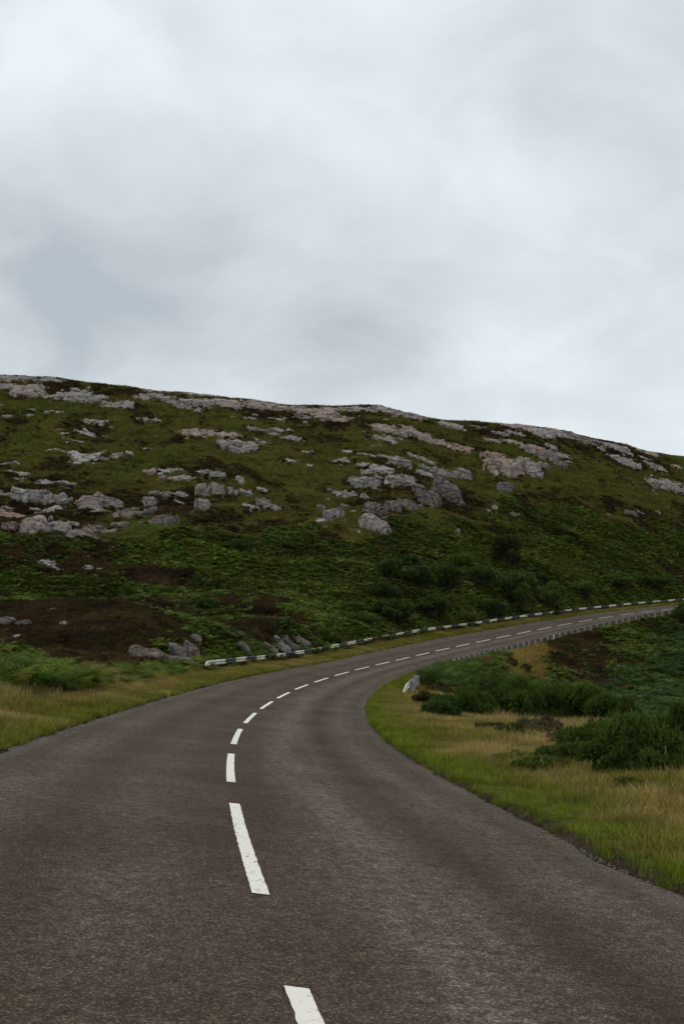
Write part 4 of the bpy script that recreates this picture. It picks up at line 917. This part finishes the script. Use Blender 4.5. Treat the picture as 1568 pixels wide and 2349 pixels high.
# --- verges
def build_verges():
    S0 = []; 
    def belt(n, s0, s1, side, d0, d1, pw=1.0):
        s = rng.uniform(s0, s1, n); dd = d0 + (d1 - d0) * rng.uniform(0, 1, n)**pw
        lat = np.where(side > 0, WR + dd, -WL - dd) if True else 0
        p = road_pt(s, lat); return s, dd, np.full(n, side), p[:, 0], p[:, 1]
    parts = [belt(15000, -4, 16, 1, .03, 9.0), belt(22000, 14, 34, 1, .03, 9.0), belt(9000, 30, 50, 1, .03, 6.0), belt(7000, 48, 150, 1, .03, 1.6),
             belt(14000, 2, 24, -1, .03, 4.2), belt(14000, 22, 46, -1, .03, 3.6), belt(14000, 44, 110, -1, .03, 2.2), belt(9000, 105, 186, -1, .03, 2.0)]
    s, dd, side, x, y = [np.concatenate(v) for v in zip(*parts)]
    z = H(x, y)
    W, _, lat, d = cover(x, y, z)
    k = (d > 0.01 + .10 * fbm(x / .6, y / .6, 191, 3)) & (rng.uniform(0, 1, len(x)) < W['verge'] + 0.25 * (side > 0)) & off_rock(x, y)
    x, y, z, d, s, side = x[k], y[k], z[k], d[k], s[k], side[k]
    n = len(x); jit = fbm(x / 1.7, y / 1.7, 151, 4); jb = fbm(x / 4.5, y / 4.5, 161, 3)
    lush = np.where(side > 0, 1 - sstep(.25, 1.5, d + jit * .7 + sstep(14, 40, s) * .3), (1 - sstep(.2, .9, d + jit * .5)) * .55)
    tall = np.where(side > 0, sstep(.8, 4.2, d + jit * 1.2), sstep(.9, 3.0, d + jit * .8) * .7)
    u = rng.uniform(0, 1, n)
    pid = np.where(u < tall * .8, rng.integers(3, 6, n), np.where(lush > .45, rng.integers(0, 2, n), rng.integers(1, 3, n)))
    brow = np.where(side > 0, sstep(2.5, 6.5, d), sstep(1.0, 2.6, d) * .5)
    pid = np.where(rng.uniform(0, 1, n) < .015 + .09 * brow, 6, pid)
    clump = side * 0 + fbm(x / 1.3, y / 1.3, 195, 3)
    pid = np.where((brow > .25) & (clump > .05) & (rng.uniform(0, 1, n) < .5 * brow), 7, pid)
    green = np.array([.150, .200, .010]); olive = np.array([.195, .170, .024]); straw = np.array([.44, .32, .12]); dark = np.array([.080, .105, .015])
    st = np.clip(tall * np.where(side > 0, .20, .14) + jb * .7 + jit * .35 + rng.normal(0, .15, n) + np.where(side < 0, .20, .08) + np.where(side > 0, .20 * sstep(.8, 1.8, d) + .36 * sstep(2.0, 4.2, d), 0) + np.where(pid == 7, .35, 0), 0, 1)[:, None]
    c = olive * (1 - st) + straw * st; lu = np.clip(lush + rng.normal(0, .12, n), 0, 1)[:, None]; c = c * (1 - lu) + green * lu
    dk = (sstep(.25, .55, fbm(x / 1.2, y / 1.2, 171, 3)) * .55)[:, None]; c = c * (1 - dk) + dark * dk
    c = c * (1 + rng.normal(0, .26, (n, 1))).clip(.4, 1.7)
    pr = [proto_grass('g', 46, .05, .13, .11, .006, .9, .04, 0, 41), proto_grass('g', 44, .08, .20, .12, .006, 1.0, .15, 0, 42), proto_grass('g', 48, .08, .20, .15, .006, 1.3, .18, 0, 43),
          proto_grass('g', 50, .08, .20, .17, .007, 1.2, .14, 0, 44), proto_grass('g', 50, .10, .24, .17, .007, 1.3, .2, 0, 45), proto_grass('g', 50, .07, .17, .17, .007, 1.4, .15, 0, 46), proto_grass('g', 14, .14, .26, .16, .004, 1.2, .5, .2, 47), proto_grass('g', 44, .20, .40, .15, .007, .9, .3, .03, 48)]
    sc = rng.uniform(.7, 1.25, n) * (1 + .45 * clump).clip(.55, 1.6) * (1 - .25 * lush)
    scatter('verge_grass', pr, np.stack([x, y, z - .01], 1), rots(n, .1), sc, pid, c, 'green and straw coloured grass on the road verges', 'grass')
    # loose chippings along both edges
    m = 14000; sp = -2 + 62 * rng.uniform(0, 1, m)**1.4; sd = rng.integers(0, 2, m); e = np.abs(rng.normal(0, .16, m))
    latp = np.where(sd == 1, WR - .02 - e, -WL + .02 + e * 1.2); p = road_pt(sp, latp, .004)
    bm = bmesh.new(); bmesh.ops.create_icosphere(bm, subdivisions=1, radius=1)
    pl = []
    for q in range(2):
        me = bpy.data.meshes.new('p'); b2 = bm.copy()
        for v in b2.verts: v.co = v.co * random.uniform(.7, 1.15); v.co.z *= .6
        b2.to_mesh(me); b2.free(); me.materials.append(M_PEB); pl.append(bpy.data.objects.new('p', me))
    bm.free()
    scatter('chippings', pl, p, rots(m, .5), rng.uniform(.004, .012, m), rng.integers(0, 2, m), np.ones((m, 3)), 'loose grey chippings along the asphalt edges', 'gravel')
build_verges()

# --- near bracken
def build_ferns():
    near = [proto_fern('f', 6, 1.0, 11, True, 51), proto_fern('f', 5, .9, 10, True, 52), proto_fern('f', 7, .8, 10, True, 53)]
    def area(spots):
        X = []; 
        for px, py, w, h, n, lo in spots:
            for _ in range(n):
                a = random.uniform(0, 6.283); r = math.sqrt(random.random())
                q = hit(px + math.cos(a) * r * w / 2, py + math.sin(a) * r * h / 2, lo)
                if q is not None: X.append(q)
        return np.array(X)
    def put(name, spots, cols, wts, label, smin=.7, smax=1.2):
        P = area(spots); n = len(P)
        s, lat = road_coord(P[:, 0], P[:, 1]); d = np.where(lat > 0, lat - WR, -lat - WL); k = d > 1.75; P = P[k]; n = len(P)
        P[:, 2] = H(P[:, 0], P[:, 1]) - .05
        protos = [bpy.data.objects.new('f', p.data) for p in near]
        scatter(name, protos, P, rots(n, .18), rng.uniform(smin, smax, n), rng.integers(0, 3, n), tints(n, cols, wts), label, 'bracken')
    G = [(.088, .142, .015), (.115, .165, .016), (.068, .122, .018), (.17, .155, .02)]
    put('bracken', [(70, 1578, 300, 46, 230, 15), (-60, 1600, 260, 40, 60, 12)], G, [4, 3, 3, .6], 'tall bright green bracken on the left verge in front of the knoll', .8, 1.15)
    put('bracken', [(290, 1560, 240, 34, 190, 20), (380, 1545, 160, 26, 170, 22), (440, 1533, 90, 18, 60, 25), (470, 1528, 60, 10, 70, 30), (530, 1508, 140, 12, 90, 40), (640, 1494, 260, 8, 90, 45)], G, [4, 4, 2, 1], 'lower bracken between the near knoll and the barrier end', .42, .74)
    put('bracken', [(1080, 1560, 190, 70, 330, 42), (1020, 1540, 70, 40, 120, 42), (1025, 1520, 40, 14, 70, 42), (1060, 1512, 70, 14, 90, 44), (1110, 1515, 120, 24, 110, 44), (1180, 1580, 120, 40, 130, 42)], [(.068, .108, .018), (.095, .128, .018), (.056, .095, .02), (.12, .08, .03)], [4, 2.5, 3, .4], 'bracken bank hiding the inner barrier on the right', .75, 1.2)
    sb = rng.uniform(46, 59, 110); db = rng.uniform(1.78, 3.6, 110); pb = road_pt(sb, WR + db); pb[:, 2] = H(pb[:, 0], pb[:, 1]) - .05
    scatter('bracken', [bpy.data.objects.new('f', p.data) for p in near], pb, rots(110, .18), rng.uniform(.95, 1.45, 110), rng.integers(0, 3, 110), tints(110, [(.072, .115, .018), (.098, .135, .018), (.058, .1, .02)], [4, 2, 3]), 'tall bracken growing against the inner barrier near its white end', 'bracken')
    put('bracken', [(1480, 1600, 200, 120, 300, 45), (1540, 1500, 120, 120, 260, 60)], [(.044, .086, .024), (.056, .098, .024)], [1, 1], 'blue green bracken slope at the right edge above the gorse', .8, 1.2)
build_ferns()

# ------------------------------------------------------------------ shrubs
def shrub_mesh(seed, n, spiky, lumps=9, flat=0.75):
    r = np.random.default_rng(seed); lm = LM()
    ra = np.sqrt(r.uniform(0, 1, lumps)) * .72; aa = r.uniform(0, 6.283, lumps)
    C = np.stack([np.cos(aa) * ra, np.sin(aa) * ra, r.uniform(.18, .78, lumps) * flat * (1 - .55 * ra**2)], 1); R = r.uniform(.14, .34, lumps); C[0] = (0, 0, .4 * flat); R[0] = .42
    R *= 1 - .25 * np.hypot(C[:, 0], C[:, 1])
    LCOL = r.uniform(0, 1, lumps)
    KK = r.choice(lumps, n, p=R**2 / (R**2).sum()); VV = r.normal(size=(n, 3)); VV /= np.linalg.norm(VV, axis=1)[:, None]
    VV[:, 2] = np.where(VV[:, 2] < -.45, -VV[:, 2], VV[:, 2]); NZ = noise3(VV * 3.1 + KK[:, None] * 5, seed)
    for i in range(n):
        k = KK[i]; v = VV[i]
        rad = R[k] * (1 + .16 * NZ[i]) * (1 - abs(r.normal(0, .13)) + max(0, r.normal(-.05, .10))); c = C[k] + v * rad * np.array([1, 1, flat])
        if c[2] < .02: c[2] = r.uniform(.02, .2)
        out = v * .7 + UP * .5 + r.normal(0, .4, 3); out /= np.linalg.norm(out)
        s = (.10 if spiky else .075) * r.uniform(.6, 1.5); pt = r.uniform(0, .7) if v[2] > .1 else 0.0; al = (.135, .185, .032) if LCOL[k] > .12 else (.075, .055, .025)  # upward sprigs paler: new-growth colour, brightened further to paint in lit tips
        if spiky:
            for q in range(3):
                dd = out + r.normal(0, .35, 3); dd /= np.linalg.norm(dd); sd = np.cross(dd, r.normal(size=3)); sd /= np.linalg.norm(sd)
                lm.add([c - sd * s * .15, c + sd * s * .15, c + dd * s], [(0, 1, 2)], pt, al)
        else:
            for q in range(2):
                dd = out + r.normal(0, .6, 3); dd /= np.linalg.norm(dd); sd = np.cross(dd, r.normal(size=3)); sd /= np.linalg.norm(sd); cc = c + r.normal(0, .02, 3)
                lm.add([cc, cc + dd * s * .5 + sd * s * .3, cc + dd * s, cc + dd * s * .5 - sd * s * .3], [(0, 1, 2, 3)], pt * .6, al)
    return lm.mesh('foliage', M_BUSH), C
def stems_mesh(C):
    V = []; Fc = []
    for c in C:
        a = np.array([c[0] * .25, c[1] * .25, -.08]); b = c * np.array([.9, .9, .95]); m = (a + b) / 2 + np.array([0, 0, -.05]); i = len(V)
        for p, w in ((a, .035), (m, .024), (b, .010)):
            for k in range(5): V.append(p + np.array([math.cos(k * 1.2566) * w, math.sin(k * 1.2566) * w, 0]))
        for lv in range(2):
            for k in range(5): Fc.append((i + lv * 5 + k, i + lv * 5 + (k + 1) % 5, i + lv * 5 + 5 + (k + 1) % 5, i + lv * 5 + 5 + k))
    return mesh_np('stems', np.array(V), Fc, M_STEM)
SH = {}
for kind, sd, n, sp, lu in (('gorse', (71, 72, 73), 6500, True, 30), ('scrub', (81, 82, 83, 84), 2600, False, 20), ('twig', (91, 92), 2400, True, 16)):
    SH[kind] = []
    for s_ in sd:
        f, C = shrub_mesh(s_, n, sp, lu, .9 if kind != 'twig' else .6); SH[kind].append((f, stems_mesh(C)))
def shrub(kind, name, px, py, w, h, lo, col, label, cat='shrub', group=None, k=0, depth=None):
    P = at(px, py, depth) if depth else hit(px, py, lo)
    if P is None: return
    z = float(H(np.array([P[0]]), np.array([P[1]]))[0]); pm = P[1] / FD
    root = empty(name, (P[0], P[1], z - .03), random.uniform(0, 6.28)); tag(root, label, cat, group)
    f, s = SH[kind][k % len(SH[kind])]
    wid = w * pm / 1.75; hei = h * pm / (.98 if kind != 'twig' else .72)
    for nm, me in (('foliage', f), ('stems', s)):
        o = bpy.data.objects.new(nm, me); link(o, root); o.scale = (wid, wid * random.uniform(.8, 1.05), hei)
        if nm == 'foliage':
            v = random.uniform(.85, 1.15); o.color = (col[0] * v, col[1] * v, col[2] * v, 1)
GOR = (.056, .098, .020); DK = (.036, .060, .016); MID = (.068, .108, .022); LT = (.10, .13, .03); BLU = (.048, .105, .036); BRN = (.066, .043, .024); PUR = (.11, .074, .066)
def build_shrubs():
    A = 'gorse and scrub on the lower hill'; B = 'gorse bushes in the right gully'
    for i, (kd, px, py, w, h, lo, col, label) in enumerate([
        ('scrub', 900, 1330, 90, 55, 80, DK, 'dark shrub at the top left of the hillside thicket'), ('scrub', 960, 1345, 100, 60, 80, DK, 'dark shrub in the thicket left of the rounded willow'),
        ('scrub', 880, 1372, 90, 48, 80, DK, 'dark spreading shrub low in the thicket, left side'), ('scrub', 1030, 1350, 110, 66, 80, DK, 'broad dark shrub in the middle of the thicket'),
        ('scrub', 1105, 1345, 80, 52, 80, DK, 'dark shrub against the left side of the rounded willow'), ('scrub', 1190, 1378, 118, 84, 90, MID, 'rounded mid green willow bush, biggest above the far road'),
        ('scrub', 1260, 1388, 90, 56, 100, MID, 'green shrub touching the right of the rounded willow'), ('scrub', 1072, 1432, 58, 36, 80, LT, 'small light olive dome shrub just behind the barrier'),
        ('scrub', 830, 1440, 90, 42, 70, MID, 'grey green shrub behind the barrier, left of the thicket'), ('scrub', 905, 1420, 110, 56, 75, DK, 'dark shrub behind the barrier left of the light dome shrub'),
        ('scrub', 985, 1410, 100, 50, 80, DK, 'dark shrub above the light dome shrub on the left'), ('scrub', 1130, 1412, 90, 44, 85, DK, 'dark shrub between the light dome shrub and the willow'),
        ('scrub', 1158, 1292, 84, 74, 100, (.022, .032, .010), 'dark olive bush standing alone high above the willow'), ('scrub', 552, 1265, 56, 36, 80, DK, 'dark solitary bush in the bracken above the left knolls'),
        ('scrub', 655, 1262, 50, 24, 80, DK, 'low dark bush in the bracken at mid hill'), ('scrub', 765, 1485, 44, 32, 60, DK, 'small dark bush breaking the line of the banded barrier'),
        ('scrub', 735, 1470, 60, 36, 60, MID, 'grey green bush at the right end of the rock face'), ('scrub', 478, 1400, 60, 34, 50, DK, 'dark juniper like bush between the two near knolls'),
        ('scrub', 1420, 1345, 110, 36, 120, MID, 'green shrub high above the far road, right side'), ('scrub', 1500, 1350, 90, 34, 130, DK, 'dark shrub above the far road near the right edge'),
        ('scrub', 1340, 1368, 80, 40, 110, MID, 'bushy green shrub behind the far barrier, right of the willow'), ('scrub', 940, 1300, 70, 34, 80, DK, 'small dark shrub at the upper edge of the thicket'),
        ('scrub', 1276, 1412, 24, 14, 90, DK, 'tiny dark bush in a gap of the far barrier'), ('scrub', 1060, 1300, 80, 36, 80, MID, 'greener shrub on the top right of the thicket'),
        ('scrub', 800, 1405, 70, 30, 75, MID, 'low green shrub at the left foot of the thicket'), ('scrub', 1230, 1345, 70, 40, 95, DK, 'dark shrub behind the right shoulder of the willow')]):
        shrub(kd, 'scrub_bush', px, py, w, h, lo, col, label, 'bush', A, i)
    for i, (kd, px, py, w, h, dep, col, label) in enumerate([
        ('gorse', 1012, 1662, 100, 62, 32, BLU, 'small blue green broom clump in straw grass by the inner bend'), ('gorse', 1090, 1672, 120, 84, 34, GOR, 'dark gorse at the left end of the gully row'),
        ('gorse', 1160, 1680, 160, 118, 36, GOR, 'dark gorse second from the left in the gully row'), ('gorse', 1250, 1676, 180, 124, 38, GOR, 'wide gorse in the middle of the gully row'),
        ('gorse', 1340, 1676, 170, 116, 38, MID, 'gorse right of the middle in the gully row'), ('gorse', 1412, 1682, 130, 92, 36, GOR, 'low gorse at the right end of the gully row'),
        ('gorse', 1200, 1622, 150, 60, 44, MID, 'gorse standing behind the gully row, near the straw bank'), ('gorse', 1480, 1806, 230, 160, 16.5, GOR, 'big dark gorse bush at the right edge, nearest the verge'),
        ('gorse', 1590, 1800, 250, 185, 17, DK, 'brownish dark gorse cut by the right picture edge'), ('gorse', 1365, 1748, 170, 95, 20, GOR, 'bright tipped gorse left of the big dark gorse bush'),
        ('gorse', 1560, 1700, 150, 72, 22, GOR, 'gorse behind the big dark gorse at the right edge'), ('gorse', 1236, 1768, 150, 40, 17.5, MID, 'low young gorse among the straw grass'),
        ('gorse', 1440, 1800, 70, 34, 14.8, MID, 'small green gorse seedling in front of the big gorse'),
        ('gorse', 1312, 1772, 170, 62, 18.2, MID, 'loose low gorse reaching left from the big dark gorse'), ('gorse', 1410, 1790, 150, 96, 16.4, GOR, 'gorse joining the big dark bush on its left'),
        ('scrub', 1180, 1752, 110, 30, 19, LT, 'pale green low weeds among straw grass left of the young gorse'),
        ('scrub', 1100, 1512, 54, 34, 64, DK, 'dark rounded bush beside the inner barrier posts'), ('scrub', 1300, 1470, 44, 22, 96, MID, 'small green bush under the far inner barrier'),
        ('scrub', 1566, 1424, 60, 46, 128, DK, 'dark bush hiding the far end of the inner barrier')]):
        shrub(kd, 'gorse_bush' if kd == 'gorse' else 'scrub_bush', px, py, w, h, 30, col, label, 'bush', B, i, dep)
    for i, (px, py, w, h, dep, col, label) in enumerate([
        (1238, 1690, 110, 60, 26, PUR, 'grey purple heather clump in front of the gully gorse'), (1180, 1700, 100, 40, 24, BRN, 'brown heather clump left of the grey purple one'),
        (1300, 1700, 120, 36, 23, (.075, .03, .04), 'pinkish flowering heather right of the grey purple clump'), (1130, 1690, 110, 34, 26, BRN, 'long brown heather clump at the left end of the brow'), (1365, 1712, 120, 34, 21.5, (.085, .05, .04), 'reddish heather between the two gorse groups'), (1275, 1718, 110, 30, 21.5, BRN, 'dark heather in front of the pinkish flowering clump'),
        (1420, 1690, 90, 34, 26, PUR, 'pale grey heather tuft beside the right gorse'),
        (975, 1612, 66, 38, 38, BRN, 'dark brown heather clump right of the barrier end'), (1065, 1622, 90, 34, 38, BRN, 'dark brown heather lump above the broom clump'),
        (1205, 1482, 34, 28, 80, BRN, 'dark heather lump high on the straw bank'), (1165, 1485, 40, 26, 78, BRN, 'reddish heather lump left of the high dark lump'),
        (1222, 1560, 30, 24, 70, BRN, 'small dark heather lump low on the straw bank'), (1020, 1618, 60, 22, 36, (.07, .04, .025), 'reddish brown heather patch behind the broom clump')]):
        shrub('twig', 'heather_clump', px, py, w, h, 20, col, label, 'heather', 'heather clumps right of the road', i, dep)
build_shrubs()
